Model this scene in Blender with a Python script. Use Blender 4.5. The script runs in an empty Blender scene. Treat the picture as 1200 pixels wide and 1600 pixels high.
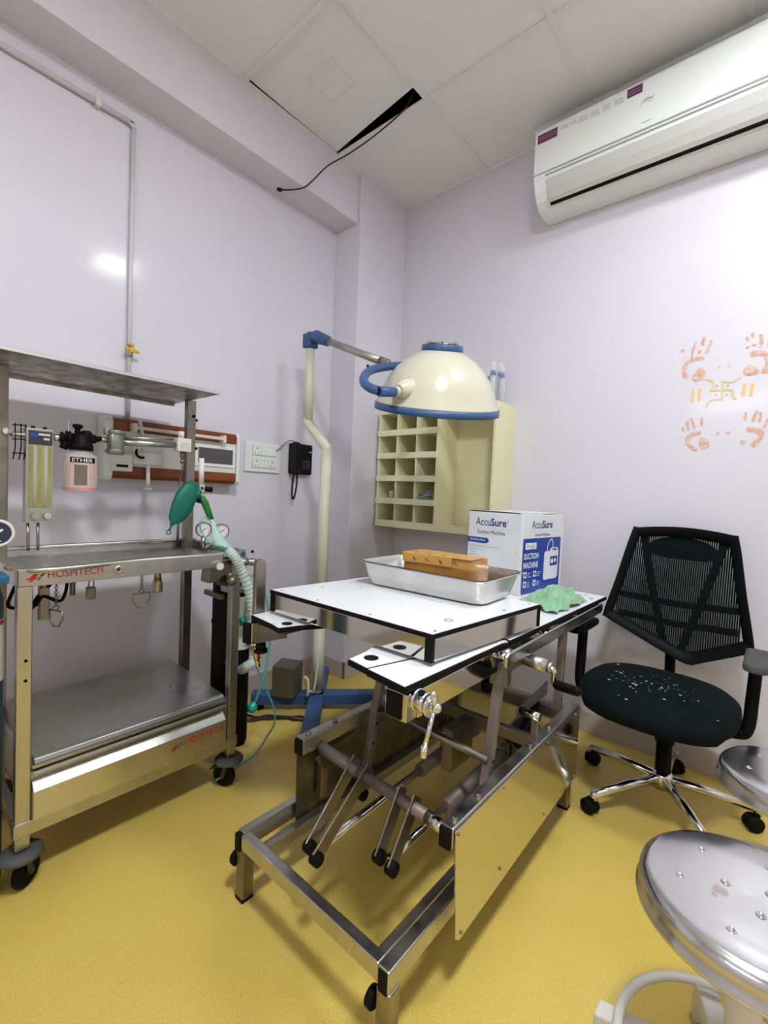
import bpy, bmesh, math, random
from mathutils import Vector, Matrix
random.seed(7)
S = bpy.context.scene
COL = S.collection
V = Vector
# ------------------------------------------------------------------ camera
W_IMG, H_IMG, F_PX = 1200, 1600, 712.4
YAW, PITCH, ROLL = 0.7086, -0.03963, 0.04259
cam = bpy.data.cameras.new('camera')
camo = bpy.data.objects.new('camera', cam); COL.objects.link(camo)
cy, sy, cp, sp, cr, sr = (math.cos(YAW), math.sin(YAW), math.cos(PITCH), math.sin(PITCH), math.cos(ROLL), math.sin(ROLL))
fwd = V((-sy*cp, cy*cp, sp)); rgt = V((cy, sy, 0)); up = rgt.cross(fwd)
r2 = rgt*cr + up*sr; u2 = up*cr - rgt*sr
M = Matrix((r2, u2, -fwd)).transposed().to_4x4(); M.translation = V((0, 0, 1.15))
camo.matrix_world = M
cam.sensor_fit = 'VERTICAL'; cam.sensor_height = 36.0; cam.lens = 36.0*F_PX/H_IMG
cam.clip_start = 0.02; cam.clip_end = 60
S.camera = camo
# ------------------------------------------------------------------ world, exposure
w = bpy.data.worlds.new('world'); S.world = w; w.use_nodes = True
w.node_tree.nodes['Background'].inputs[0].default_value = (0.8, 0.85, 1, 1)
w.node_tree.nodes['Background'].inputs[1].default_value = 0.05
vs = S.view_settings
vs.view_transform = 'Standard'; vs.look = 'None'; vs.exposure = 0.68; vs.gamma = 1.0; vs.use_curve_mapping = False
# ------------------------------------------------------------------ lamps of the room and an added fill (all out of frame)
def area(name, loc, sx, sy_, power, rot=(0, 0, 0), col=(1, 1, 1)):
    l = bpy.data.lights.new(name, 'AREA'); l.shape = 'RECTANGLE'; l.size = sx; l.size_y = sy_; l.energy = power; l.color = col
    o = bpy.data.objects.new(name, l); COL.objects.link(o); o.location = loc; o.rotation_euler = rot
    return o
area('ceiling_panel_lamp', (0.119, 1.489, 3.030), 0.3, 0.3, 10.5, col=(.90, .95, 1))
area('ceiling_panel_lamp', (0.119, 0.293, 3.030), 0.3, 0.3, 32, col=(.90, .95, 1))
area('fill_lamp', (-.2, -1.68, 2.35), 1.2, .06, 11, rot=(math.radians(90), 0, math.radians(180)), col=(.90, .95, 1))  # added fill behind the camera, lifts the ceiling and both walls
# ------------------------------------------------------------------ materials
def mat(name, col, rough=0.5, metal=0.0, var=0.0, vscale=8.0, bump=0.0, bscale=40.0, spec=0.5, alpha=1.0, trans=0.0, ior=1.45, coat=0.0, rvar=0.0, col2=None, stretch=None, detail=4.0, thr=None, sheen=0.0):
    m = bpy.data.materials.new(name); m.use_nodes = True
    nt = m.node_tree; b = nt.nodes['Principled BSDF']
    b.inputs['Base Color'].default_value = (*col, 1)
    b.inputs['Roughness'].default_value = rough; b.inputs['Metallic'].default_value = metal
    b.inputs['Specular IOR Level'].default_value = spec; b.inputs['Alpha'].default_value = alpha
    b.inputs['Transmission Weight'].default_value = trans; b.inputs['IOR'].default_value = ior
    b.inputs['Coat Weight'].default_value = coat; b.inputs['Coat Roughness'].default_value = 0.12
    b.inputs['Sheen Weight'].default_value = sheen
    if var or rvar or bump or col2:
        tc = nt.nodes.new('ShaderNodeTexCoord'); mp = nt.nodes.new('ShaderNodeMapping')
        nt.links.new(tc.outputs['Object'], mp.inputs['Vector'])
        if stretch: mp.inputs['Scale'].default_value = stretch
        n = nt.nodes.new('ShaderNodeTexNoise'); n.inputs['Scale'].default_value = vscale; n.inputs['Detail'].default_value = detail
        nt.links.new(mp.outputs[0], n.inputs['Vector'])
        if var or col2:
            mx = nt.nodes.new('ShaderNodeMix'); mx.data_type = 'RGBA'
            c2 = col2 if col2 else tuple(max(0, c*(1-var)) for c in col)
            mx.inputs[6].default_value = (*col, 1); mx.inputs[7].default_value = (*c2, 1)
            rp = nt.nodes.new('ShaderNodeMapRange')
            lo, hi = thr if thr else (0.35, 0.65)
            rp.inputs['From Min'].default_value = lo; rp.inputs['From Max'].default_value = hi
            nt.links.new(n.outputs['Fac'], rp.inputs['Value']); nt.links.new(rp.outputs[0], mx.inputs[0])
            nt.links.new(mx.outputs[2], b.inputs['Base Color'])
        if rvar:
            r = nt.nodes.new('ShaderNodeMapRange'); r.inputs['To Min'].default_value = max(0, rough-rvar); r.inputs['To Max'].default_value = min(1, rough+rvar)
            r.inputs['From Min'].default_value = 0.3; r.inputs['From Max'].default_value = 0.7
            nt.links.new(n.outputs['Fac'], r.inputs['Value']); nt.links.new(r.outputs[0], b.inputs['Roughness'])
        if bump:
            n2 = nt.nodes.new('ShaderNodeTexNoise'); n2.inputs['Scale'].default_value = bscale; n2.inputs['Detail'].default_value = 3
            nt.links.new(mp.outputs[0], n2.inputs['Vector'])
            bp = nt.nodes.new('ShaderNodeBump'); bp.inputs['Strength'].default_value = bump; bp.inputs['Distance'].default_value = 0.01
            nt.links.new(n2.outputs['Fac'], bp.inputs['Height']); nt.links.new(bp.outputs[0], b.inputs['Normal'])
    return m
M_WALL = mat('lavender_gloss_paint', (0.73, 0.705, 0.77), 0.42, var=0.03, vscale=1.5, bump=0.10, bscale=4, coat=0.35, rvar=0.1)
M_BEAM = mat('matt_lavender_paint', (0.74, 0.705, 0.765), 0.7, var=0.03, vscale=3)
M_CEIL = mat('ceiling_board', (0.84, 0.84, 0.83), 0.9, var=0.03, vscale=4)
M_GRID = mat('ceiling_bar', (0.80, 0.79, 0.775), 0.6)
M_DARK = mat('dark_void', (0.012, 0.012, 0.012), 0.9)
M_SKIRT = mat('skirting_vinyl', (0.50, 0.43, 0.40), 0.5)
M_STEEL = mat('brushed_steel', (0.56, 0.55, 0.51), 0.33, 1.0, var=0.15, vscale=6, rvar=0.08, stretch=(3, 3, .5))
M_STEELD = mat('worn_dull_steel', (0.34, 0.30, 0.25), 0.40, 1.0, var=0.35, vscale=9, rvar=0.12)
M_POL = mat('polished_steel', (0.60, 0.59, 0.56), 0.07, 1.0, bump=0.02, bscale=6)
M_SHEET = mat('polished_sheet', (0.66, 0.64, 0.58), 0.10, 1.0, bump=0.03, bscale=3, rvar=0.04)
M_CHROME = mat('chrome', (0.75, 0.74, 0.72), 0.13, 1.0)
M_BRASS = mat('brass', (0.62, 0.42, 0.12), 0.25, 1.0, var=0.3)
M_PINKY = mat('scuffed_primer_tube', (0.24, 0.19, 0.165), 0.5, 0.35, var=0.35, vscale=20)
M_RUST = mat('grimy_steel_panel', (0.20, 0.17, 0.10), 0.4, 0.7, var=0.5, vscale=12)
M_WHITEL = mat('white_laminate', (0.86, 0.86, 0.88), 0.28, coat=0.3)
M_BLACK = mat('black_edge', (0.006, 0.005, 0.005), 0.5, spec=0.12)
M_RUBBER = mat('black_rubber', (0.006, 0.006, 0.006), 0.6, spec=0.12)
M_GREYR = mat('grey_rubber', (0.09, 0.09, 0.086), 0.6, spec=0.3, var=0.3)
M_CREAM = mat('cream_enamel', (0.60, 0.575, 0.44), 0.25, coat=0.5)
M_CREAMW = mat('cream_board', (0.84, 0.79, 0.50), 0.5, var=0.05, vscale=5)
M_CREAMP = mat('cream_pole_paint', (0.68, 0.68, 0.52), 0.35)
M_BLUE = mat('blue_enamel', (0.04, 0.105, 0.26), 0.38, var=0.15, vscale=20)
M_WHITEP = mat('white_plastic', (0.82, 0.84, 0.82), 0.35, coat=0.2)
M_WHITEM = mat('white_painted_metal', (0.74, 0.72, 0.66), 0.4, var=0.06)
M_GREYFLAP = mat('grey_white_flap', (0.60, 0.60, 0.57), 0.45)
M_FILM = mat('clear_film', (0.85, 0.87, 0.88), 0.15, alpha=0.22, bump=0.4, bscale=30)
M_PURPLE = mat('purple_sticker', (0.13, 0.035, 0.10), 0.4)
M_PINK = mat('pink_print', (0.35, 0.16, 0.28), 0.4)
M_GREYINK = mat('grey_print', (0.38, 0.40, 0.40), 0.5)
M_CARD = mat('white_cardboard', (0.76, 0.77, 0.78), 0.45, var=0.03)
M_NAVY = mat('navy_print', (0.012, 0.03, 0.16), 0.4)
M_NAVY2 = mat('blue_print', (0.015, 0.055, 0.33), 0.35)
M_INK = mat('black_print', (0.03, 0.03, 0.035), 0.5)
M_CARTON = mat('carton_with_tape', (0.62, 0.33, 0.075), 0.4, var=0.15, vscale=7, coat=0.3)
M_TAPE = mat('brown_tape', (0.42, 0.19, 0.035), 0.2, coat=0.5, var=0.2)
M_TRAY = mat('tray_steel', (0.66, 0.65, 0.62), 0.28, 1.0, var=0.15, vscale=8, rvar=0.12)
M_CLOTH = mat('green_cloth', (0.27, 0.50, 0.29), 0.9, var=0.15, sheen=0.3)
M_FABRIC = mat('black_fabric', (0.004, 0.0075, 0.0075), 0.8, spec=0.08, sheen=0.01, bump=0.2, bscale=300)
M_CHPLAST = mat('black_chair_plastic', (0.003, 0.0035, 0.0035), 0.5, spec=0.10)
M_SPOT = mat('white_speck', (0.6, 0.6, 0.55), 0.8)
M_ORANGE = mat('turmeric_handprint', (0.70, 0.38, 0.26), 0.8, col2=(0.73, 0.58, 0.54), vscale=70, detail=6, thr=(.42, .62))
M_ORF = mat('faded_handprint', (0.70, 0.50, 0.42), 0.8)
M_GREYF = mat('faint_grey_mark', (0.58, 0.60, 0.56), 0.8)
M_YEL = mat('turmeric_line', (0.78, 0.64, 0.32), 0.8)
M_YEL2 = mat('turmeric_bar', (0.84, 0.60, 0.26), 0.8)
M_KDOT = mat('ochre_dot', (0.55, 0.48, 0.22), 0.8)
M_WOOD = mat('mahogany_laminate', (0.27, 0.062, 0.010), 0.35, spec=0.3, var=0.3, vscale=5, stretch=(1, 1, 12), coat=0.3)
M_IVORY = mat('ivory_plastic', (0.72, 0.71, 0.64), 0.35)
M_YELLOWV = mat('yellow_lever', (0.75, 0.42, 0.03), 0.35)
M_PIPE = mat('painted_pipe', (0.70, 0.68, 0.68), 0.4)
M_PHONE = mat('phone_black', (0.004, 0.004, 0.0045), 0.4, spec=0.25)
M_PHK = mat('phone_key', (0.13, 0.13, 0.14), 0.5)
M_GLASSY = mat('flowmeter_window', (0.36, 0.33, 0.12), 0.15, var=0.25, vscale=30, stretch=(1, 1, 0.3), coat=0.6)
M_GLASS = mat('clear_bottle', (0.85, 0.87, 0.86), 0.05, alpha=0.35, coat=0.6)
M_PEACH = mat('peach_label', (0.60, 0.47, 0.40), 0.6)
M_PINKL = mat('pink_scale', (0.62, 0.26, 0.25), 0.5)
M_GREENBAG = mat('green_rubber', (0.0, 0.14, 0.09), 0.45, var=0.2)
M_GREENSL = mat('green_sleeve', (0.01, 0.19, 0.015), 0.5)
M_TEAL = mat('teal_tubing', (0.12, 0.52, 0.42), 0.2, alpha=0.65)
M_MINT = mat('clear_mint_plastic', (0.55, 0.80, 0.74), 0.2, alpha=0.55, coat=0.4)
M_CORR = mat('corrugated_clear_hose', (0.62, 0.74, 0.70), 0.3, alpha=0.7)
M_DIAL = mat('dial_face', (0.78, 0.76, 0.72), 0.5)
M_DIALN = mat('dark_dial_face', (0.02, 0.035, 0.07), 0.3)
M_TEALCYL = mat('dark_teal_cylinder', (0.008, 0.05, 0.07), 0.4)
M_BLKCYL = mat('black_cylinder', (0.004, 0.004, 0.004), 0.5, spec=0.2)
M_RED = mat('red_print', (0.45, 0.015, 0.025), 0.45)
M_GREENP = mat('green_print', (0.01, 0.14, 0.05), 0.45)
M_GREYBOX = mat('dusty_metal_box', (0.17, 0.155, 0.12), 0.5, 0.5, var=0.2, vscale=3)
M_WIRE = mat('dark_wire', (0.02, 0.012, 0.012), 0.5)
M_PAPERL = mat('paper_label', (0.66, 0.62, 0.55), 0.7)
M_PACK = mat('clear_blister_pack', (0.80, 0.84, 0.88), 0.15, alpha=0.4, coat=0.5)
M_BLUEP = mat('bright_blue_cap', (0.01, 0.05, 0.38), 0.35)
M_SYRW = mat('syringe_plastic', (0.72, 0.76, 0.80), 0.3, alpha=0.6)
M_STAIN = mat('red_stain', (0.50, 0.30, 0.27), 0.45, 0.3, alpha=0.3)
# floor: yellow speckled vinyl
def floor_mat():
    m = mat('yellow_speckled_vinyl', (0.62, 0.44, 0.115), 0.33, coat=0.15)
    nt = m.node_tree; b = nt.nodes['Principled BSDF']
    tc = nt.nodes.new('ShaderNodeTexCoord')
    n1 = nt.nodes.new('ShaderNodeTexNoise'); n1.inputs['Scale'].default_value = 260; n1.inputs['Detail'].default_value = 5
    n2 = nt.nodes.new('ShaderNodeTexNoise'); n2.inputs['Scale'].default_value = 3; n2.inputs['Detail'].default_value = 4
    for n in (n1, n2): nt.links.new(tc.outputs['Object'], n.inputs['Vector'])
    cr_ = nt.nodes.new('ShaderNodeValToRGB')
    e = cr_.color_ramp.elements
    e[0].position = 0.30; e[0].color = (0.48, 0.335, 0.065, 1); e[1].position = 0.45; e[1].color = (0.68, 0.50, 0.105, 1)
    x = e.new(0.75); x.color = (0.72, 0.55, 0.15, 1)
    nt.links.new(n1.outputs['Fac'], cr_.inputs[0])
    mx = nt.nodes.new('ShaderNodeMix'); mx.data_type = 'RGBA'; mx.blend_type = 'MULTIPLY'
    mr = nt.nodes.new('ShaderNodeMapRange'); mr.inputs['From Min'].default_value = 0.35; mr.inputs['From Max'].default_value = 0.7; mr.inputs['To Max'].default_value = 0.5
    nt.links.new(n2.outputs['Fac'], mr.inputs['Value']); nt.links.new(mr.outputs[0], mx.inputs[0])
    nt.links.new(cr_.outputs[0], mx.inputs[6]); mx.inputs[7].default_value = (0.90, 0.86, 0.80, 1)
    nt.links.new(mx.outputs[2], b.inputs['Base Color'])
    bp = nt.nodes.new('ShaderNodeBump'); bp.inputs['Strength'].default_value = 0.12; bp.inputs['Distance'].default_value = 0.002
    nt.links.new(n1.outputs['Fac'], bp.inputs['Height']); nt.links.new(bp.outputs[0], b.inputs['Normal'])
    return m
M_FLOOR = floor_mat()
# ------------------------------------------------------------------ mesh helpers
class MB:
    def __init__(s): s.v = []; s.f = []; s.sm = []; s.mi = []; s.cur = 0
    def add(s, vs_, fs, smooth=False):
        o = len(s.v); s.v += [V(p) for p in vs_]
        for f in fs: s.f.append([i+o for i in f]); s.sm.append(smooth); s.mi.append(s.cur)
        return s
    def box(s, x0, x1, y0, y1, z0, z1):
        return s.add([(x, y, z) for x in (x0, x1) for y in (y0, y1) for z in (z0, z1)],
                     [(0, 1, 3, 2), (4, 6, 7, 5), (0, 4, 5, 1), (2, 3, 7, 6), (0, 2, 6, 4), (1, 5, 7, 3)])
    def beam(s, a, b, w, h, upv=(0, 0, 1)):
        a = V(a); b = V(b); d = (b-a).normalized(); sd = d.cross(V(upv)).normalized(); u = sd.cross(d)
        vs_ = [p + sd*i*w/2 + u*j*h/2 for p in (a, b) for i in (-1, 1) for j in (-1, 1)]
        return s.add(vs_, [(0, 1, 3, 2), (4, 6, 7, 5), (0, 4, 5, 1), (2, 3, 7, 6), (0, 2, 6, 4), (1, 5, 7, 3)])
    def prism(s, poly, mp, d0, d1, smooth=False):
        # poly of 2D points; mp(a,b,d) -> 3D point
        n = len(poly)
        vs_ = [mp(a, b, d0) for a, b in poly] + [mp(a, b, d1) for a, b in poly]
        fs = [list(range(n))[::-1], list(range(n, 2*n))]
        s.add(vs_, fs)
        o = len(s.v) - 2*n
        for i in range(n):
            j = (i+1) % n; s.f.append([o+i, o+j, o+n+j, o+n+i]); s.sm.append(smooth); s.mi.append(s.cur)
        return s
    def tube(s, pts, r, n=10, closed=False, caps=True):
        pts = [V(p) for p in pts]; m = len(pts)
        rs = r if isinstance(r, (list, tuple)) else [r]*m
        T = []
        for i in range(m):
            a = pts[(i-1) % m] if (closed or i > 0) else pts[i]
            b = pts[(i+1) % m] if (closed or i < m-1) else pts[i]
            T.append((b-a).normalized())
        ref = V((0, 0, 1)) if abs(T[0].z) < 0.9 else V((1, 0, 0))
        N = (ref - T[0]*ref.dot(T[0])).normalized()
        vs_ = []
        for i in range(m):
            if i: 
                N = (N - T[i]*N.dot(T[i])).normalized()
            B = T[i].cross(N)
            for k in range(n):
                a = 2*math.pi*k/n; vs_.append(pts[i] + (N*math.cos(a) + B*math.sin(a))*rs[i])
        fs = []
        for i in range(m if closed else m-1):
            j = (i+1) % m
            for k in range(n):
                l = (k+1) % n; fs.append((i*n+k, i*n+l, j*n+l, j*n+k))
        s.add(vs_, fs, True)
        if caps and not closed:
            o = len(s.v) - m*n
            s.f.append([o+k for k in range(n)][::-1]); s.sm.append(False); s.mi.append(s.cur)
            s.f.append([o+(m-1)*n+k for k in range(n)]); s.sm.append(False); s.mi.append(s.cur)
        return s
    def cyl(s, a, b, r, r1=None, n=20):
        return s.tube([a, b], [r, r if r1 is None else r1], n)
    def lathe(s, c, ax, prof, n=32, smooth=True, closedprof=False):
        c = V(c); ax = V(ax).normalized(); ref = V((1, 0, 0)) if abs(ax.x) < 0.9 else V((0, 1, 0))
        N = (ref - ax*ref.dot(ax)).normalized(); B = ax.cross(N); m = len(prof)
        vs_ = []
        for (r, h) in prof:
            for k in range(n):
                a = 2*math.pi*k/n; vs_.append(c + ax*h + (N*math.cos(a)+B*math.sin(a))*max(r, 1e-5))
        fs = []
        for i in range(m if closedprof else m-1):
            j = (i+1) % m
            for k in range(n):
                l = (k+1) % n; fs.append((i*n+k, i*n+l, j*n+l, j*n+k))
        return s.add(vs_, fs, smooth)
    def disc(s, c, ax, r, h=0.001, n=24): 
        c = V(c); ax = V(ax).normalized(); return s.cyl(c, c+ax*h, r, n=n)
    def ball(s, c, r, n=14, sc=(1, 1, 1)):
        vs_ = []; m = n//2+1
        for i in range(m+1):
            t = math.pi*i/m
            for k in range(n):
                a = 2*math.pi*k/n; vs_.append((c[0]+r*sc[0]*math.sin(t)*math.cos(a), c[1]+r*sc[1]*math.sin(t)*math.sin(a), c[2]+r*sc[2]*math.cos(t)))
        fs = [(i*n+k, (i+1)*n+k, (i+1)*n+(k+1) % n, i*n+(k+1) % n) for i in range(m) for k in range(n)]
        return s.add(vs_, fs, True)
    def torus(s, c, ax, R, r, n=28, k=10, a0=0, a1=2*math.pi):
        c = V(c); ax = V(ax).normalized(); ref = V((1, 0, 0)) if abs(ax.x) < 0.9 else V((0, 1, 0))
        N = (ref - ax*ref.dot(ax)).normalized(); B = ax.cross(N)
        full = abs(a1-a0-2*math.pi) < 1e-6; m = n if full else n+1
        pts = [c + (N*math.cos(a0+(a1-a0)*i/n)+B*math.sin(a0+(a1-a0)*i/n))*R for i in range(m)]
        return s.tube(pts, r, k, closed=full)
    def build(s, name, m, parent=None, bevel=0.0, seg=2, tag=None, label=None, recalc=True, loc=None):
        me = bpy.data.meshes.new(name)
        r = parent
        while r is not None and r.parent is not None: r = r.parent
        off = V(r.location) if r is not None else (V(loc) if loc is not None else V((0, 0, 0)))
        me.from_pydata([p-off for p in s.v], [], s.f); 
        for i, p in enumerate(me.polygons): p.use_smooth = s.sm[i]; p.material_index = s.mi[i]
        if recalc:
            bm = bmesh.new(); bm.from_mesh(me); bmesh.ops.recalc_face_normals(bm, faces=bm.faces); bm.to_mesh(me); bm.free()
        for mm in (m if isinstance(m, (list, tuple)) else [m]): me.materials.append(mm)
        o = bpy.data.objects.new(name, me); COL.objects.link(o)
        if parent is not None: o.parent = parent
        else: o.location = off
        if bevel:
            b = o.modifiers.new('bevel', 'BEVEL'); b.width = bevel; b.segments = seg; b.limit_method = 'ANGLE'; b.angle_limit = math.radians(40)
        if tag:
            o['label'] = tag[0]; o['category'] = tag[1]
            if len(tag) > 2: o['group'] = tag[2]
        if label: o['label'] = label
        return o
def thing(name, label, cat, loc=(0, 0, 0), group=None):
    o = bpy.data.objects.new(name, None); COL.objects.link(o); o.location = loc; o.empty_display_size = 0.05
    o['label'] = label; o['category'] = cat
    if group: o['group'] = group
    return o
def struct(mb, name, m, **k):
    o = mb.build(name, m, **k); o['kind'] = 'structure'; return o
def spline(pts, n=8, closed=False):
    pts = [V(p) for p in pts]; out = []; m = len(pts)
    for i in range(m if closed else m-1):
        p0 = pts[(i-1) % m] if (closed or i > 0) else pts[i]; p1 = pts[i]; p2 = pts[(i+1) % m]; p3 = pts[(i+2) % m] if (closed or i < m-2) else p2
        for k in range(n):
            t = k/n; out.append(0.5*((2*p1) + (-p0+p2)*t + (2*p0-5*p1+4*p2-p3)*t*t + (-p0+3*p1-3*p2+p3)*t**3))
    if not closed: out.append(pts[-1])
    return out
def text(mb, s_, o, u, v, w, h, d=0.0004, bold=0.0, shear=0.0):
    """adds lettering with its lower left corner at o, width w along u, height h along v"""
    cu = bpy.data.curves.new('t', 'FONT'); cu.body = s_; cu.size = 1; cu.offset = bold; cu.shear = shear; cu.resolution_u = 3
    ob = bpy.data.objects.new('t', cu); COL.objects.link(ob)
    bpy.context.view_layer.update()
    me = bpy.data.meshes.new_from_object(ob.evaluated_get(bpy.context.evaluated_depsgraph_get()))
    xs = [p.co.x for p in me.vertices]; ys = [p.co.y for p in me.vertices]
    x0, x1, y0, y1 = min(xs), max(xs), min(ys), max(ys)
    u = V(u).normalized(); v = V(v).normalized(); nn = u.cross(v)
    pts = [V(o) + u*((p.co.x-x0)/(x1-x0)*w) + v*((p.co.y-y0)/(y1-y0)*h) + nn*d for p in me.vertices]
    mb.add(pts, [list(p.vertices) for p in me.polygons])
    bpy.data.objects.remove(ob); bpy.data.curves.remove(cu); bpy.data.meshes.remove(me)
    return mb
def flat(mb, o, u, v, pts, d=0.0004):
    u = V(u).normalized(); v = V(v).normalized(); nn = u.cross(v)
    return mb.add([V(o)+u*a+v*b+nn*d for a, b in pts], [list(range(len(pts)))])
def rrect(x0, x1, y0, y1, r, n=5):
    out = []
    for cx, cy_, a in ((x1-r, y1-r, 0), (x0+r, y1-r, 90), (x0+r, y0+r, 180), (x1-r, y0+r, 270)):
        for k in range(n+1):
            t = math.radians(a+90*k/n); out.append((cx+r*math.cos(t), cy_+r*math.sin(t)))
    return out
def frect(mb, o, u, v, x0, x1, y0, y1, d=0.0004): return flat(mb, o, u, v, [(x0, y0), (x1, y0), (x1, y1), (x0, y1)], d)
M_DIFFUSER = mat('lit_diffuser', (.9, .9, .9), .5)
M_DIFFUSER.node_tree.nodes['Principled BSDF'].inputs['Emission Color'].default_value = (.92, .96, 1, 1)
M_DIFFUSER.node_tree.nodes['Principled BSDF'].inputs['Emission Strength'].default_value = 4.0
FITTINGS = [(.119, 1.489, .34, .34), (.119, .293, .34, .34)]
# ================================================================== SETTING
WX, WY, ZC = -2.176, 2.406, 3.04
RX, FY = 1.75, -1.75
struct(MB().box(-2.4, RX+.2, FY-.2, WY+.2, -0.06, 0), 'floor', M_FLOOR)
struct(MB().box(WX-.12, WX, FY-.12, WY+.12, 0, 3.4), 'wall_left', M_WALL)
wall_back = struct(MB().box(WX, RX+.12, WY, WY+.12, 0, 3.4), 'wall_back', M_WALL)
struct(MB().box(RX, RX+.12, FY-.12, WY, 0, 3.4), 'wall_right', M_WALL)
struct(MB().box(WX, RX, FY-.12, FY, 0, 3.4), 'wall_front', M_WALL)
struct(MB().box(WX, -1.966, 1.972, WY, 0, 3.06), 'pillar', M_WALL, bevel=0.004)
struct(MB().box(WX, -1.995, FY, 1.972, 2.76, 3.06), 'ceiling_beam', M_BEAM, bevel=0.003)
# suspended ceiling: boards between bars; the loose board's cell stays open to the dark void
gx = [-1.995, -1.375, -0.777, -0.18, 0.418, 1.016, 1.614, RX]
gy = [WY, 1.788, 1.19, 0.592, -0.006, -0.604, -1.202, FY]
LIT = {(3, 1), (2, 4), (4, 3)}
ce = MB()
for i in range(len(gx)-1):
    for j in range(len(gy)-1):
        if (i, j) == (0, 1): continue
        ce.box(gx[i], gx[i+1], gy[j+1], gy[j], ZC+.004, ZC+.016)
ce.box(WX, -1.995, 1.972, WY, ZC+.004, ZC+.016)
struct(ce, 'ceiling', M_CEIL)
struct(MB().box(-2.3, RX+.1, FY-.1, WY+.1, 3.36, 3.4), 'ceiling_slab', M_DARK)
g = MB()
for x in gx[1:-1]: g.box(x-.012, x+.012, FY, WY, ZC-.003, ZC+.004)
for y in gy[1:-1]: g.box(-1.995, RX, y-.012, y+.012, ZC-.0032, ZC+.0038)
g.box(-1.998, -1.975, FY, 1.972, ZC-.004, ZC+.004)
g.box(-1.97, RX, WY-.018, WY, ZC-.004, ZC+.004)
struct(g, 'ceiling_grid', M_GRID)
t = MB()
a = [(-1.969, 1.205), (-1.387, 1.205), (-1.387, 1.705), (-1.981, 1.768)]
t.prism(a, lambda x, y, d: V((x, y, ZC+.008 + d + (1.2-y)*-0.0)), 0, .012)
b_ = t.build('ceiling_board', M_CEIL, tag=('loose square ceiling board with a faint square outline, leaving a black wedge gap', 'ceiling board'), loc=(-1.68, 1.48, ZC))
m_ = MB()
q = [(-1.588, 1.370), (-1.594, 1.525), (-1.748, 1.528), (-1.751, 1.369)]
for i in range(4):
    p0, p1 = q[i], q[(i+1) % 4]; m_.beam((*p0, ZC+.0065), (*p1, ZC+.0065), .008, .004)
m_.build('raised_outline', M_GRID, b_)
# skirting
k = MB()
k.box(WX, WX+.012, FY, 1.972, 0, .105); k.box(WX, -1.954, 1.960, 1.972, 0, .105); k.box(-1.966, -1.954, 1.960, WY, 0, .105)
struct(k, 'baseboard_left', M_SKIRT, bevel=.003)
struct(MB().box(-1.954, RX, WY-.012, WY, 0, .105), 'baseboard_back', M_SKIRT, bevel=.003)
# ceiling light fittings above, housing of the added fill behind the camera
t = thing("fill_light_housing", "long white housing of the added fill light behind the camera", "tube light", (-.2, FY, 2.35))
MB().box(-.82, .42, FY, FY+.05, 2.30, 2.40).build("housing", M_WHITEP, t, bevel=.006)
for i, (x, y, sx, sy_) in enumerate(FITTINGS):
    t = thing('ceiling_light', ['square white ceiling panel light nearest the back wall', 'square white ceiling panel light right above the camera'][i], 'ceiling light', (x, y, ZC), 'square panel lights in the ceiling')
    f = MB()
    for s_ in (-1, 1):
        f.box(x+s_*sx/2-.012, x+s_*sx/2+.012, y-sy_/2-.012, y+sy_/2+.012, ZC-.012, ZC-.003); f.box(x-sx/2, x+sx/2, y+s_*sy_/2-.012, y+s_*sy_/2+.012, ZC-.012, ZC-.003)
    f.build('frame', M_GRID, t)
    MB().box(x-sx/2, x+sx/2, y-sy_/2, y+sy_/2, ZC-.004, ZC-.001).build('diffuser', M_DIFFUSER, t)
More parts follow.
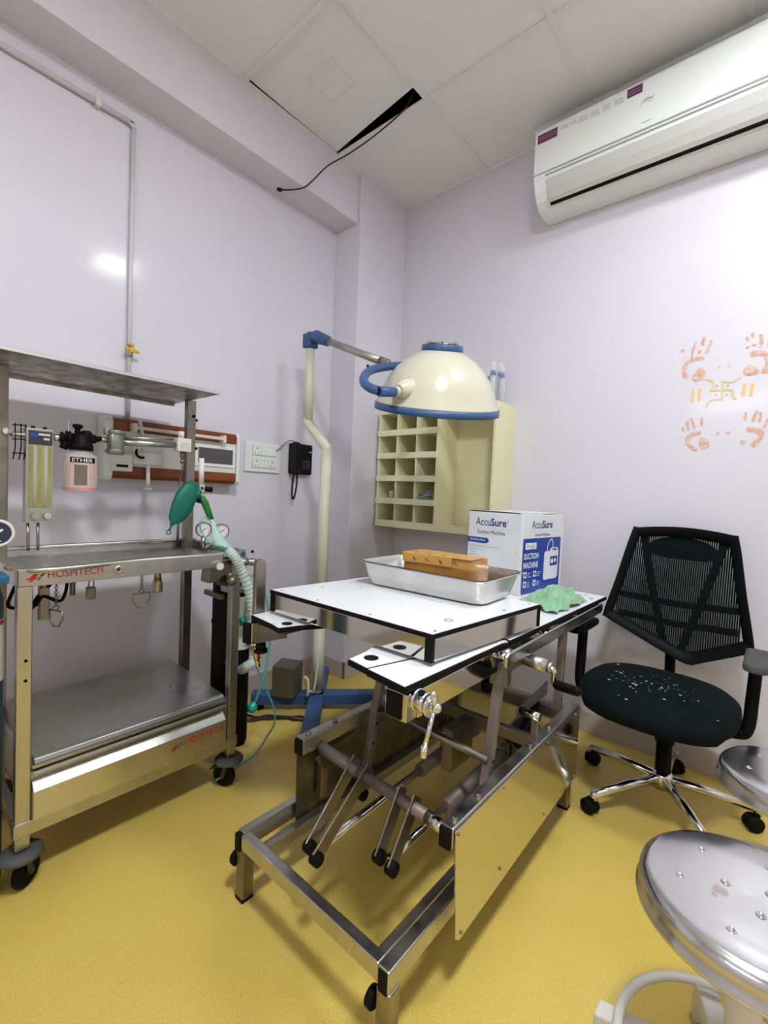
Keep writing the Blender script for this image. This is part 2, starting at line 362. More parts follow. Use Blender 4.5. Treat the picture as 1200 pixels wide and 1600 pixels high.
# ------------------------------------------------------------------ wall markings
STROKES = [('o', [(-0.3541, 1.8479),(-0.3533, 1.8342)], 0.0135),('o', [(-0.3453, 1.8097),(-0.3448, 1.8019)], 0.0054),('o', [(-0.3067, 1.8721),(-0.3118, 1.8501),(-0.317, 1.8281),(-0.3173, 1.8052)], 0.0088),('o', [(-0.2775, 1.8894),(-0.2796, 1.8709),(-0.2832, 1.8508)], 0.0135),('o', [(-0.287, 1.8344),(-0.2941, 1.8205)], 0.0115),('o', [(-0.2499, 1.8692),(-0.2589, 1.8371),(-0.2685, 1.8144)], 0.0115),('o', [(-0.272, 1.7942),(-0.288, 1.7967),(-0.3103, 1.7965),(-0.3357, 1.785),(-0.3434, 1.7592),(-0.342, 1.7358),(-0.3287, 1.7205)], 0.0175),('O', [(-0.2826, 1.758),(-0.2622, 1.7324),(-0.2672, 1.7105),(-0.2918, 1.6985),(-0.3136, 1.7127),(-0.3005, 1.7377)], 0.0),('o', [(-0.1307, 1.8598),(-0.1269, 1.8429)], 0.0115),('o', [(-0.1271, 1.8215),(-0.1265, 1.8106)], 0.0088),('o', [(-0.1145, 1.8727),(-0.1092, 1.8539)], 0.0115),('o', [(-0.1062, 1.8267),(-0.1058, 1.8195)], 0.0148),('o', [(-0.0888, 1.8624),(-0.0832, 1.8385),(-0.0844, 1.8104)], 0.0128),('o', [(-0.0564, 1.8475),(-0.0568, 1.8301),(-0.0569, 1.8091)], 0.0121),('o', [(-0.1163, 1.782),(-0.0914, 1.7886),(-0.0688, 1.7796),(-0.0552, 1.7563),(-0.0565, 1.7319),(-0.0681, 1.7196)], 0.0202),('O', [(-0.1354, 1.7184),(-0.1155, 1.7443),(-0.0876, 1.7224),(-0.0839, 1.7076),(-0.1144, 1.7004)], 0.0),('o', [(-0.0759, 1.7118),(-0.0485, 1.7115)], 0.0168),('o', [(-0.3359, 1.5042),(-0.328, 1.4823)], 0.0088),('o', [(-0.3193, 1.5303),(-0.3164, 1.5088),(-0.3104, 1.4891)], 0.0121),('o', [(-0.3053, 1.5428),(-0.2975, 1.5191),(-0.2913, 1.4957)], 0.0094),('o', [(-0.2662, 1.5417),(-0.2645, 1.5016)], 0.0094),('o', [(-0.2659, 1.4712),(-0.282, 1.474),(-0.2995, 1.4692),(-0.313, 1.4505),(-0.3068, 1.427),(-0.2911, 1.4091),(-0.2746, 1.4009)], 0.0155),('O', [(-0.2648, 1.4521),(-0.2349, 1.4337),(-0.2359, 1.4129),(-0.2589, 1.4042),(-0.2695, 1.4237)], 0.0),('o', [(-0.1165, 1.5501),(-0.1166, 1.5176)], 0.0101),('o', [(-0.0806, 1.5543),(-0.0863, 1.5333),(-0.0921, 1.5122)], 0.0101),('o', [(-0.0704, 1.5463),(-0.068, 1.5283),(-0.0736, 1.5056)], 0.0088),('o', [(-0.0428, 1.5193),(-0.0571, 1.4831)], 0.0088),('o', [(-0.1113, 1.4756),(-0.0874, 1.4796),(-0.0643, 1.4658),(-0.0646, 1.4462),(-0.0759, 1.4253),(-0.089, 1.4096)], 0.0189),('o', [(-0.1274, 1.431),(-0.1124, 1.4213)], 0.0189),('f', [(-0.2242, 1.7439),(-0.2142, 1.7547)], 0.0067),('g', [(-0.1884, 1.7497),(-0.1764, 1.7469)], 0.0101),('f', [(-0.211, 1.4627),(-0.2009, 1.4734)], 0.0094),('f', [(-0.1767, 1.4709),(-0.1645, 1.4651)], 0.0108),('y', [(-0.2014, 1.6907),(-0.2, 1.6498),(-0.2003, 1.6091)], 0.0081),('y', [(-0.2014, 1.6907),(-0.186, 1.6832),(-0.1653, 1.6824),(-0.1512, 1.6916),(-0.1372, 1.7006)], 0.0067),('y', [(-0.2003, 1.6091),(-0.2151, 1.6132),(-0.2304, 1.6121),(-0.2453, 1.6023),(-0.2564, 1.5788)], 0.0074),('y', [(-0.2452, 1.655),(-0.2236, 1.6536),(-0.1991, 1.6508),(-0.1663, 1.6496)], 0.0067),('y', [(-0.2452, 1.655),(-0.2349, 1.6632),(-0.233, 1.6835),(-0.2447, 1.7),(-0.2637, 1.704)], 0.0074),('y', [(-0.1663, 1.6496),(-0.1619, 1.6235),(-0.1521, 1.6061)], 0.0088),('k', [(-0.224, 1.672),(-0.218, 1.6735)], 0.0061),('k', [(-0.1851, 1.6665),(-0.1799, 1.6689)], 0.0081),('k', [(-0.2254, 1.6322),(-0.2209, 1.6336)], 0.0067),('k', [(-0.1865, 1.6287),(-0.1824, 1.6305)], 0.0067),('b', [(-0.3053, 1.6657),(-0.3057, 1.6043)], 0.0115),('b', [(-0.2799, 1.6685),(-0.281, 1.6115)], 0.0121),('b', [(-0.1278, 1.6712),(-0.1289, 1.6171)], 0.0141),('b', [(-0.1006, 1.6671),(-0.1059, 1.6132)], 0.0128)]
def stroke(mb, pts, w_, y, seed):
    rnd = random.Random(seed); P = spline([V((a, 0, b)) for a, b in pts], 5); n = len(P); L = []; R_ = []
    for i in range(n):
        d = (P[min(i+1, n-1)] - P[max(i-1, 0)]).normalized(); nn = V((-d.z, 0, d.x))
        e = 0.62 if i in (0, n-1) else 1.0
        wl = w_/2*e*(1+rnd.uniform(-.22, .22)); wr = w_/2*e*(1+rnd.uniform(-.22, .22))
        L.append(P[i]+nn*wl); R_.append(P[i]-nn*wr)
    o = [p+V((0, y, 0)) for p in L+R_[::-1]]
    for i in range(n-1):
        mb.add([V((q_.x, y, q_.z)) for q_ in (L[i], L[i+1], R_[i+1], R_[i])], [(0, 1, 2, 3)])
groups = {'handprint': [(0, 8), (8, 17), (17, 23), (23, 29)]}
seedn = 0
for (a, b) in groups['handprint']:
    mb = MB()
    for c, p, w_ in STROKES[a:b]:
        seedn += 1
        if c == 'O':
            n = len(p); cx = sum(q[0] for q in p)/n; cz = sum(q[1] for q in p)/n
            P = spline([V((q[0], 0, q[1])) for q in p], 5, True)
            mb.add([(cx, WY-.0016, cz)] + [(q.x, WY-.0016, q.z) for q in P], [(0, 1+i, 1+(i+1) % len(P)) for i in range(len(P))])
        else: stroke(mb, p, w_, WY-.0012-.00001*seedn, seedn)
    mb.build('handprint', M_ORANGE, wall_back)
for c, mt, nm in (('f', M_ORF, 'fingermark'), ('g', M_GREYF, 'fingermark'), ('y', M_YEL, 'painted_symbol'), ('k', M_KDOT, 'painted_dot'), ('b', M_YEL2, 'painted_bar')):
    if c in 'yk':
        mb = MB()
        for i, s_ in enumerate(STROKES):
            if s_[0] == c: stroke(mb, s_[1], s_[2], WY-.0011-.00002*i, i+50)
        mb.build(nm, mt, wall_back)
    else:
        for i, s_ in enumerate(STROKES):
            if s_[0] == c:
                mb = MB(); stroke(mb, s_[1], s_[2], WY-.0011, i+80); mb.build(nm, mt, wall_back)
# ------------------------------------------------------------------ wiring on the left wall
p_ = MB()
p_.tube([(WX+.014, FY, 2.675), (WX+.014, .78, 2.672)], .011)
p_.tube(spline([(WX+.014, .765, 2.672), (WX+.014, .778, 2.668), (WX+.014, .781, 2.655)], 4), .011)
p_.tube([(WX+.014, .781, 2.66), (WX+.014, .781, 1.42)], .009)
o = p_.build('gas_pipe', M_PIPE, tag=('thin white painted copper pipe along and down the left wall', 'pipe'), loc=(WX, .781, 1.42))
c_ = MB(); c_.box(WX, WX+.03, .635, .655, 2.655, 2.69); c_.build('clip', M_PIPE, o, bevel=.003)
v = MB(); v.cyl((WX+.02, .781, 1.695), (WX+.02, .781, 1.745), .014, n=8); v.cyl((WX+.01, .781, 1.72), (WX+.045, .781, 1.72), .011)
v.build('valve_body', M_STEEL, o)
v = MB(); v.beam((WX+.045, .752, 1.724), (WX+.045, .812, 1.716), .012, .010); v.cyl((WX+.035, .781, 1.72), (WX+.055, .781, 1.72), .013, n=10)
v.cyl((WX+.045, .781, 1.735), (WX+.045, .781, 1.748), .008)
v.build('valve_lever', M_YELLOWV, o, bevel=.003)
# hanging cable from the ceiling gap to the beam
cb = MB(); cb.tube(spline([(-1.43, 1.76, ZC+.05), (-1.50, 1.77, ZC-.0), (-1.66, 1.74, 2.975), (-1.80, 1.70, 2.925), (-1.92, 1.66, 2.89), (-1.975, 1.60, 2.80), (-1.99, 1.56, 2.752), (-2.05, 1.53, 2.748), (-2.118, 1.50, 2.758)], 8), .0035, 6)
cb.build('cable', M_WIRE, tag=('dark cable sagging from the ceiling gap to a hole under the beam', 'cable'), loc=(-2.118, 1.50, 2.752))
MB().cyl((-2.119, 1.498, 2.7605), (-2.119, 1.498, 2.757), .016).build('cable_hole', M_DARK, tag=('round dark hole under the beam where the cable enters', 'hole'), loc=(-2.119, 1.498, 2.757))
# ------------------------------------------------------------------ bed-head gas panel on the left wall
t = thing('bedhead_panel', 'long wood-trimmed gas outlet panel on the left wall behind the trolley', 'wall panel', (WX, .98, 1.165))
prof = [(0, 1.168), (.07, 1.168), (.083, 1.180), (.083, 1.405), (.07, 1.418), (0, 1.418)]
pm = lambda a, b, d: V((WX+a, d, b))
m = MB(); m.prism([(.0, 1.170), (.066, 1.170), (.078, 1.184), (.078, 1.400), (.066, 1.415), (0, 1.415)], pm, .70, 1.27); m.build('body', M_IVORY, t, bevel=.002)
m = MB()
m.prism([(.0, 1.168), (.068, 1.168), (.081, 1.183), (.081, 1.222), (.0, 1.222)], pm, .70, 1.272)
m.build('lower_wood_trim', M_WOOD, t, bevel=.003)
m = MB(); m.prism([(0, 1.368), (.081, 1.368), (.081, 1.404), (.068, 1.420), (0, 1.420)], pm, .70, 1.272); m.build('upper_wood_trim', M_WOOD, t, bevel=.003)
for y0, y1 in ((.668, .702), (1.272, 1.290)):
    m = MB(); m.prism([(0, 1.160), (.07, 1.160), (.086, 1.178), (.086, 1.408), (.07, 1.426), (0, 1.426)], pm, y0, y1); m.build('end_cap', M_WHITEP, t, bevel=.005)
m = MB(); m.box(WX+.079, WX+.083, 1.055, 1.262, 1.247, 1.352); m.build('window_frame', M_WHITEP, t, bevel=.002)
m = MB(); m.box(WX+.082, WX+.0845, 1.070, 1.250, 1.263, 1.336); m.build('window', mat('smoky_window', (.06, .045, .045), .12, coat=.8), t)
m = MB(); m.box(WX+.105, WX+.115, .775, 1.19, 1.378, 1.392); 
for y in (.775, 1.185): m.box(WX+.08, WX+.117, y-.008, y+.010, 1.366, 1.402)
m.build('equipment_rail', M_IVORY, t, bevel=.002)
m = MB(); m.box(WX+.078, WX+.10, .69, .775, 1.198, 1.272); m.build('outlet_box', M_WHITEP, t, bevel=.006)
o = MB().box(WX+.099, WX+.1015, .71, .755, 1.215, 1.226).build('slot', M_BLACK, t)
m = MB(); m.box(WX+.078, WX+.086, .78, .90, 1.232, 1.285); m.build('outlet_plate', M_WHITEP, t, bevel=.003)
m = MB(); m.lathe((WX+.082, .792, 1.300), (1, 0, 0), [(0, .012), (.018, .012), (.022, .0), (.022, -.004)], 20); m.build('gas_socket', M_IVORY, t)
m = MB(); m.torus((WX+.095, .81, 1.283), (1, 0, 0), .022, .005, a0=2.6, a1=5.2); m.build('coiled_hose', M_RUBBER, t)
m = MB(); m.cyl((WX+.10, .835, 1.23), (WX+.10, .837, 1.135), .008); m.cyl((WX+.10, .837, 1.135), (WX+.10, .837, 1.122), .018)
m.build('probe', M_WHITEP, t)
m = MB(); m.beam((WX+.10, .795, 1.425), (WX+.098, .815, 1.33), .024, .012, (0, 1, 0)); m.build('gas_probe', M_IVORY, t, bevel=.004)
# ------------------------------------------------------------------ switch board
t = thing('switch_board', 'white wall plate with two rows of sockets beside the black telephone', 'socket', (WX, 1.48, 1.32))
MB().box(WX, WX+.011, 1.367, 1.595, 1.241, 1.402).build('plate', M_WHITEP, t, bevel=.003)
for z0, z1 in ((1.331, 1.382), (1.263, 1.310)):
    m = MB().box(WX+.0105, WX+.0125, 1.410, 1.565, z0, z1).build('module_frame', M_GREYINK, t)
    m2 = MB(); 
    for y0, y1 in (((1.412, 1.462), (1.464, 1.563)) if z0 > 1.3 else ((1.412, 1.462), (1.464, 1.484), (1.486, 1.511), (1.513, 1.563))): m2.box(WX+.011, WX+.0155, y0, y1, z0+.002, z1-.002)
    m2.build('module', M_WHITEP, t, bevel=.001)
    d = MB()
    for yc in ((1.437,) if z0 > 1.3 else (1.437, 1.538)):
        d.cyl((WX+.0150, yc, z1-.012), (WX+.0159, yc, z1-.012), .0038, n=10); d.cyl((WX+.0150, yc-.011, z0+.014), (WX+.0159, yc-.011, z0+.014), .003, n=10); d.cyl((WX+.0150, yc+.011, z0+.014), (WX+.0159, yc+.011, z0+.014), .003, n=10)
    d.build('socket_hole', M_BLACK, t)
# ------------------------------------------------------------------ telephone
t = thing('telephone', 'black corded telephone mounted on the left wall beside the lamp pole', 'telephone', (WX, 1.735, 1.33))
MB().box(WX, WX+.035, 1.655, 1.815, 1.243, 1.425).build('body', M_PHONE, t, bevel=.012, seg=3)
m = MB(); m.box(WX+.032, WX+.066, 1.652, 1.700, 1.238, 1.430); m.build('handset', M_PHONE, t, bevel=.014, seg=3)
m = MB()
for r_ in range(4):
    for c_ in range(4): m.box(WX+.0345, WX+.0375, 1.735+c_*.016, 1.743+c_*.016, 1.277+r_*.014, 1.284+r_*.014)
m.build('keypad', M_PHK, t, bevel=.001)
m = MB(); m.box(WX+.0345, WX+.036, 1.785, 1.805, 1.378, 1.382); m.build('badge', M_DIAL, t)
m = MB(); pts = spline([(WX+.045, 1.668, 1.24), (WX+.045, 1.660, 1.18), (WX+.042, 1.662, 1.12), (WX+.042, 1.672, 1.098), (WX+.04, 1.686, 1.13), (WX+.035, 1.700, 1.19), (WX+.03, 1.702, 1.245)], 26)
cc = []
for i, p in enumerate(pts): cc.append(p + V((math.cos(i*1.6), math.sin(i*1.6)*.9, .2*math.sin(i*1.6)))*.0048)
m.tube(cc, .0028, 6); m.tube(pts, .0035, 6); m.build('coiled_cord', M_PHONE, t)
m = MB(); m.tube(spline([(WX+.018, 1.560, 1.366), (WX+.02, 1.585, 1.385), (WX+.02, 1.63, 1.425), (WX+.02, 1.67, 1.436), (WX+.02, 1.70, 1.425)], 8), .0022, 6); m.build('line_cord', M_WIRE, t)
# ------------------------------------------------------------------ wall AC
t = thing('air_conditioner', 'white split air conditioner high on the back wall with purple stickers', 'air conditioner', (-.5, WY, 2.6))
prof = [(2.404, 2.600), (2.404, 2.972), (2.225, 2.972), (2.205, 2.962), (2.192, 2.944), (2.190, 2.74), (2.197, 2.705), (2.212, 2.668), (2.238, 2.632), (2.275, 2.606), (2.33, 2.598)]
yz = lambda a, b, d: V((d, a, b))
MB().prism(prof, yz, -1.000, .02).build('body', M_WHITEP, t, bevel=.006, seg=3)
MB().prism([(2.1895, 2.742), (2.1895, 2.948), (2.186, 2.946), (2.1855, 2.744)], yz, -.998, .018).build('front_panel', M_WHITEP, t, bevel=.002)
m = MB(); m.prism([(2.1885, 2.738), (2.1885, 2.7425), (2.187, 2.7425), (2.187, 2.738)], yz, -.998, .018); m.prism([(2.192, 2.722), (2.1885, 2.726), (2.1895, 2.7285), (2.193, 2.724)], yz, -.94, .018); m.build('panel_seam', M_GREYINK, t)
m = MB(); m.prism([(2.1955, 2.708), (2.192, 2.7065), (2.209, 2.668), (2.230, 2.634), (2.246, 2.620), (2.2485, 2.624), (2.233, 2.638), (2.213, 2.670)], yz, -.935, .018); m.build('air_flap', M_GREYFLAP, t, bevel=.001)
m = MB(); m.prism([(2.2440, 2.6225), (2.2475, 2.6150), (2.254, 2.6105), (2.262, 2.614)], yz, -.93, .018); m.build('outlet_slot', M_BLACK, t)
fx, fu, fv = (0, 2.1855, 0), (1, 0, 0), (0, 0, 1)
m = MB(); frect(m, fx, fu, fv, -.985, -.890, 2.884, 2.927); m.build('sticker', M_PURPLE, t)
m = MB(); frect(m, fx, fu, fv, -.590, -.531, 2.899, 2.937); m.build('sticker', M_PURPLE, t)
m = MB()
for x0, x1 in ((-.98, -.897), (-.584, -.538)):
    zt = 2.915 if x0 < -.8 else 2.925
    for r_ in range(2):
        x = x0
        while x < x1-.004:
            L = random.uniform(.004, .012); frect(m, fx, fu, fv, x, min(x+L, x1), zt-r_*.011-.004, zt-r_*.011, .0008); x += L+.002
m.build('sticker_print', M_PINK, t)
m = MB()
for x0, wd in ((-.872, .035), (-.825, .02), (-.79, .035), (-.738, .035), (-.688, .03), (-.640, .038)):
    for r_ in range(2+(x0 > -.8)):
        x = x0
        while x < x0+wd-.004:
            L = random.uniform(.003, .010); frect(m, fx, fu, fv, x, x+L, 2.908+.010-r_*.009-.004, 2.908+.010-r_*.009); x += L+.0018
frect(m, fx, fu, fv, -.528, -.490, 2.766, 2.770)
m.build('front_print', M_GREYINK, t)
m = MB(); pts = [V((a, 2.1848, b)) for a, b in ((-.537, 2.836), (-.531, 2.850), (-.520, 2.860), (-.505, 2.862), (-.492, 2.858), (-.484, 2.866))]
P = spline(pts, 5)
for i in range(len(P)-1):
    hw = .0012+.003*math.sin(math.pi*i/len(P)); m.add([P[i]+V((0, 0, hw)), P[i+1]+V((0, 0, hw)), P[i+1]-V((0, 0, hw)), P[i]-V((0, 0, hw))], [(0, 1, 2, 3)])
P = spline([V((-.522, 2.1848, 2.850)), V((-.510, 2.1848, 2.853)), V((-.497, 2.1848, 2.846)), V((-.488, 2.1848, 2.851)), V((-.486, 2.1848, 2.862))], 5)
for i in range(len(P)-1): m.add([P[i]+V((0, 0, .0012)), P[i+1]+V((0, 0, .0012)), P[i+1]-V((0, 0, .0012)), P[i]-V((0, 0, .0012))], [(0, 1, 2, 3)])
m.build('maker_emblem', M_GREYINK, t)
m = MB()
rnd = random.Random(3); n = 40; pts = []
for i in range(n+1):
    x = -1.01+1.04*i/n
    pts += [(x, 2.30, 2.980+rnd.uniform(0, .006)), (x, 2.205, 2.979+rnd.uniform(0, .006)), (x, 2.180, 2.962+rnd.uniform(0, .004)), (x, 2.178+rnd.uniform(0, .003), 2.935+rnd.uniform(-.006, .006))]
m.add(pts, [(i*4+k, i*4+k+1, i*4+k+5, i*4+k+4) for i in range(n) for k in range(3)], True)
m.build('protective_film', M_FILM, t)
# ================================================================== OPERATING TABLE
t = thing('operating_table', 'stainless steel operating table with white tops in the middle of the room', 'operating table', (-.80, 1.35, 0))
TB = t
B_ = lambda *a: MB().box(*a)
# base frame
for n_, bx in (('side_bar', (-1.085, -1.056, .700, 1.762, .152, .200)), ('side_bar', (-.556, -.527, .690, 1.762, .152, .200)), ('end_bar', (-1.056, -.556, .690, .718, .160, .200)), ('end_bar', (-1.056, -.556, 1.734, 1.762, .160, .200))):
    B_(*bx).build(n_, M_STEEL, TB, bevel=.003)
for x0 in (-1.085, -.556):
    B_(x0+.003, x0+.026, .686, .701, .150, .197).build('end_plug', M_RUBBER, TB, bevel=.003)
for x, y in ((-1.0705, .715), (-.5415, .708), (-1.0705, 1.745), (-.5415, 1.745)):
    lg = B_(x-.0175, x+.0175, y-.0175, y+.0175, .008, .153).build('leg', M_STEELD, TB, bevel=.003)
    B_(x-.0185, x+.0185, y-.0185, y+.0185, 0, .012).build('foot', M_RUBBER, lg, bevel=.003)
for x, y in ((-.574, .700), (-1.096, .705)):
    m = MB(); m.cyl((x-.009, y, .108), (x+.009, y, .108), .021, n=20); m.build('roller', M_RUBBER, TB, bevel=.004)
B_(-1.036, -1.008, .722, 1.734, .128, .160).build('inner_channel', M_STEEL, TB, bevel=.002)
B_(-.604, -.580, .722, 1.734, .128, .160).build('inner_channel', M_STEEL, TB, bevel=.002)
# raised side rails with hanging sheets
for sx, x0, x1, xs in ((1, -.530, -.496, -.4935), (-1, -1.042, -1.008, -1.0445)):
    B_(x0, x1, .858, 1.712, .372, .420).build('raised_rail', M_STEEL, TB, bevel=.003)
    B_(x0+.002, x1-.002, .849, .860, .372, .418).build('end_plug', M_RUBBER, TB, bevel=.003)
    m = MB(); m.prism([(.862, .412), (1.706, .412), (1.700, .160), (.905, .135), (.885, .150)] if sx > 0 else [(.862, .412), (1.706, .412), (1.706, .150), (.870, .140)], lambda a, b, d: V((xs+d, a, b)), -.0012, .0012)
    m.build('side_sheet', M_SHEET if sx > 0 else M_RUST, TB)
    m = MB()
    for y in (.89, 1.0, 1.31, 1.46): m.cyl(((x0+x1)/2, y, .418), ((x0+x1)/2, y, .427), .008, n=8)
    m.build('bolt', M_STEELD, TB)
    m = MB()
    for y, z in ((.875, .402), (1.10, .402), (1.40, .402), (1.66, .402), (.91, .150), (1.10, .185), (1.40, .175), (1.68, .17)): m.cyl((xs, y, z), (xs+sx*.004, y, z), .004, n=8)
    m.build('rivet', M_STEELD, TB)
    for y in (.90, 1.66):
        B_((x0+x1)/2-.012, (x0+x1)/2+.012, y+.04, y+.065, .16 if y > 1 else .20, .372).build('rail_post', M_STEELD, TB, bevel=.002)
m = MB(); m.prism([(.895, .352), (1.06, .372), (1.06, .352), (1.0, .30), (.94, .30)], lambda a, b, d: V((-1.000+d, a, b)), 0, .003); m.build('guide_plate', M_RUST, TB)
# scissor cross tube and link arms
m = MB(); m.cyl((-1.005, .930, .370), (-.84, .921, .370), .017); m.cyl((-.84, .921, .370), (-.53, .905, .370), .0155); m.build('cross_tube', M_PINKY, TB)
m = MB(); m.cyl((-.60, .909, .370), (-.528, .905, .370), .0162); m.build('cross_tube_sleeve', M_CHROME, TB)
for x, yt, yb, zb in ((-.872, .925, .775, .222), (-.815, .918, .748, .238), (-.690, .912, .842, .258), (-.642, .910, .832, .262)):
    d = V((0, yb-yt, zb-.37)).normalized()
    lk = MB().beam(V((x, yt, .37))-d*.028, V((x, yb, zb)), .006, .042, (0, d.z, -d.y)).build('link_arm', M_STEELD, TB, bevel=.002)
    m = MB(); m.cyl((x-.012, yb, zb), (x+.014, yb, zb), .017, n=16); m.build('pivot', M_BLACK, lk, bevel=.003)
for x, yb, zb, y1 in ((-.845, .79, .235, 1.225), (-.667, .86, .262, 1.10)):
    m = MB(); m.cyl((x, yb, zb-.006), (x, y1+.02, zb+.002), .0115); rd = m.build('actuator_rod', M_CHROME, TB)
    m = MB(); m.cyl((x, y1, zb+.002), (x, y1+.36, zb+.012), .0215); m.build('actuator_tube', M_PINKY, TB)
    B_(x-.012, x+.012, y1+.34, y1+.39, .22, .30).build('actuator_bracket', M_STEELD, TB, bevel=.002)
# inclined posts, round tie bar, rear crossbars
for x, ys, mt in ((-.560, (1.090, 1.190), M_PINKY), (-.975, (1.085, 1.195), M_PINKY), (-.565, (1.668, 1.700), M_PINKY), (-.985, (1.680, 1.712), M_STEELD)):
    lg = MB().beam((x, ys[0], .170), (x, ys[1], .690), .026, .026, (0, 1, 0)).build('lifting_post', mt, TB, bevel=.003)
    m = MB(); m.cyl((x-.016, ys[0], .165), (x+.016, ys[0], .165), .019, n=14); m.build('post_foot', M_RUBBER, lg, bevel=.003)
    m = MB()
    for k in range(3):
        s_ = (.30, .42, .50)[k]; p = V((x, ys[0]+(ys[1]-ys[0])*s_, .17+.52*s_)); m.cyl(p+V((.0125, 0, 0)), p+V((.0145, 0, 0)), .0045, n=8)
    m.build('bolt_hole', M_BLACK, lg)
m = MB(); m.cyl((-.975, 1.150, .435), (-.555, 1.130, .435), .0105); m.build('tie_rod', M_STEELD, TB)
B_(-1.008, -.530, 1.415, 1.437, .352, .392).build('cross_brace', M_STEELD, TB, bevel=.002)
B_(-1.008, -.530, 1.655, 1.685, .36, .40).build('cross_brace', M_STEELD, TB, bevel=.002)
B_(-.80, -.76, 1.28, 1.42, .24, .38).build('gear_bracket', M_STEELD, TB, bevel=.003)
m = MB(); m.cyl((-.66, 1.50, .28), (-.66, 1.66, .30), .05, n=20); m.build('motor_housing', M_STEELD, TB, bevel=.004)
m = MB(); m.beam((-.62, 1.47, .31), (-.62, 1.62, .42), .03, .03, (1, 0, 0)); m.build('gear_bracket', M_BLACK, TB, bevel=.003)
lt = MB(); lt.beam((-.525, 1.37, .42), (-.525, 1.372, .49), .012, .022, (1, 0, 0)); ltt = lt.build('latch', M_STEELD, TB, bevel=.002)
m = MB(); m.cyl((-.556, 1.372, .485), (-.51, 1.372, .485), .013, n=12); m.build('latch_pin', M_CHROME, ltt); MB().ball((-.566, 1.372, .487), .013).build('latch_knob', M_BLACK, ltt)
m = MB(); m.prism([(1.395, .47), (1.66, .49), (1.66, .44), (1.40, .44)], lambda a, b, d: V((-.60+d, a, b)), 0, .003); m.build('gusset_plate', M_STEEL, TB)
# table frame under the tops
for x0, x1 in ((-.590, -.556), (-1.235, -1.201)):
    B_(x0, x1, .790 if x0 > -1 else .80, 2.10, .672, .734).build('apron', M_POL, TB, bevel=.002)
B_(-1.20, -.59, 1.15, 1.18, .69, .733).build('cross_member', M_STEELD, TB)
B_(-1.20, -.59, 1.70, 1.73, .69, .733).build('cross_member', M_STEELD, TB)
B_(-1.20, -.59, 2.075, 2.10, .69, .733).build('cross_member', M_STEELD, TB)
m = MB(); m.box(-.618, -.560, .752, .790, .672, .732); m.build('clamp_block', M_POL, TB, bevel=.002)
B_(-.614, -.572, .748, .754, .675, .730).build('end_plug', M_BLACK, TB, bevel=.002)
m = MB(); m.prism([(.81, .733), (.915, .733), (.81, .672)], lambda a, b, d: V((-1.233+d, a, b)), 0, .006); m.prism([(-1.233, .733), (-1.05, .733), (-1.05, .722), (-1.20, .668), (-1.233, .668)], lambda a, b, d: V((a, .812+d, b)), 0, .006)
m.build('corner_bracket', M_STEELD, TB); B_(-1.238, -1.205, .790, .812, .668, .733).build('end_plug', M_BLACK, TB, bevel=.003)
m = MB(); m.cyl((-1.195, .83, .668), (-1.195, .83, .645), .016, n=10); m.cyl((-1.195, .83, .65), (-1.195, .83, .64), .022, n=10); m.build('thumb_screw', M_BLACK, TB)
m = MB(); m.cyl((-1.215, .82, .655), (-1.205, .825, .615), .011, n=8); m.cyl((-1.205, .825, .615), (-1.20, .826, .592), .007, n=8); m.build('brass_nozzle', M_BRASS, TB)
# chromed swivel clamp with T handle near the front corner
m = MB(); q0 = V((-.560, .785, .716)); qd = V((1, -.05, -.05)).normalized()
for a_, b_2, r_ in ((0, .010, .024), (.010, .034, .0215), (.034, .044, .024), (.044, .054, .014)): m.cyl(q0+qd*a_, q0+qd*b_2, r_, n=28)
cl = m.build('swivel_clamp', M_CHROME, TB)
m = MB(); m.cyl((-.506, .782, .713), (-.488, .760, .729), .008); m.ball((-.488, .756, .729), .0105); m.cyl((-.492, .748, .756), (-.490, .752, .730), .0055); m.ball((-.492, .747, .758), .0075); m.cyl((-.490, .750, .726), (-.486, .716, .665), .0045); m.cyl((-.486, .716, .668), (-.485, .712, .648), .0065)
m.build('t_handle', M_CHROME, cl)
MB().disc((-.540, .776, .7360), (.0, -.4, 1), .007, .003).build('clamp_hole', M_BLACK, cl)
# accessory rail
m = MB(); m.prism([(1.130, .700), (1.130, .730), (1.145, .738), (2.010, .738), (2.020, .728), (2.020, .708), (2.0, .700)], lambda a, b, d: V((-.527+d, a, b)), 0, .010); rl = m.build('accessory_rail', mat('rail_steel', (.62, .61, .58), .22, 1.0, rvar=.06), TB, bevel=.004)
m = MB()
for y in (1.16, 1.46, 1.80, 1.98): m.cyl((-.560, y, .72), (-.530, y, .72), .009, n=14)
m.build('rail_spacer', M_CHROME, rl)
m = MB()
for y in (1.21, 1.55, 1.92): m.ball((-.520, y, .72), .008, 10, (.5, 1, 1))
m.build('rail_screw', M_CHROME, rl)
# crank
B_(-.60, -.548, 1.20, 1.235, .615, .690).build('crank_bracket', M_STEELD, TB, bevel=.003)
B_(-.60, -.565, 1.235, 1.42, .640, .662).build('crank_arm_bracket', M_PINKY, TB, bevel=.003)
m = MB(); m.cyl((-.60, 1.31, .674), (-.545, 1.318, .673), .009); m.cyl((-.550, 1.320, .672), (-.476, 1.318, .669), .019); m.cyl((-.476, 1.318, .669), (-.462, 1.316, .668), .015)
gb = m.build('crank_gearbox', M_STEEL, TB)
m = MB(); m.tube(spline([(-.468, 1.316, .668), (-.458, 1.316, .662), (-.457, 1.318, .650), (-.460, 1.326, .632), (-.460, 1.329, .624), (-.452, 1.328, .618)], 5), .0075); m.build('crank_arm', M_CHROME, gb)
m = MB(); m.lathe((-.455, 1.329, .618), (.080, -.046, .017), [(0, 0), (.011, 0), (.014, .010), (.0135, .075), (.012, .090), (.008, .094), (0, .094)], 18); m.build('crank_handle', M_BLACK, gb)
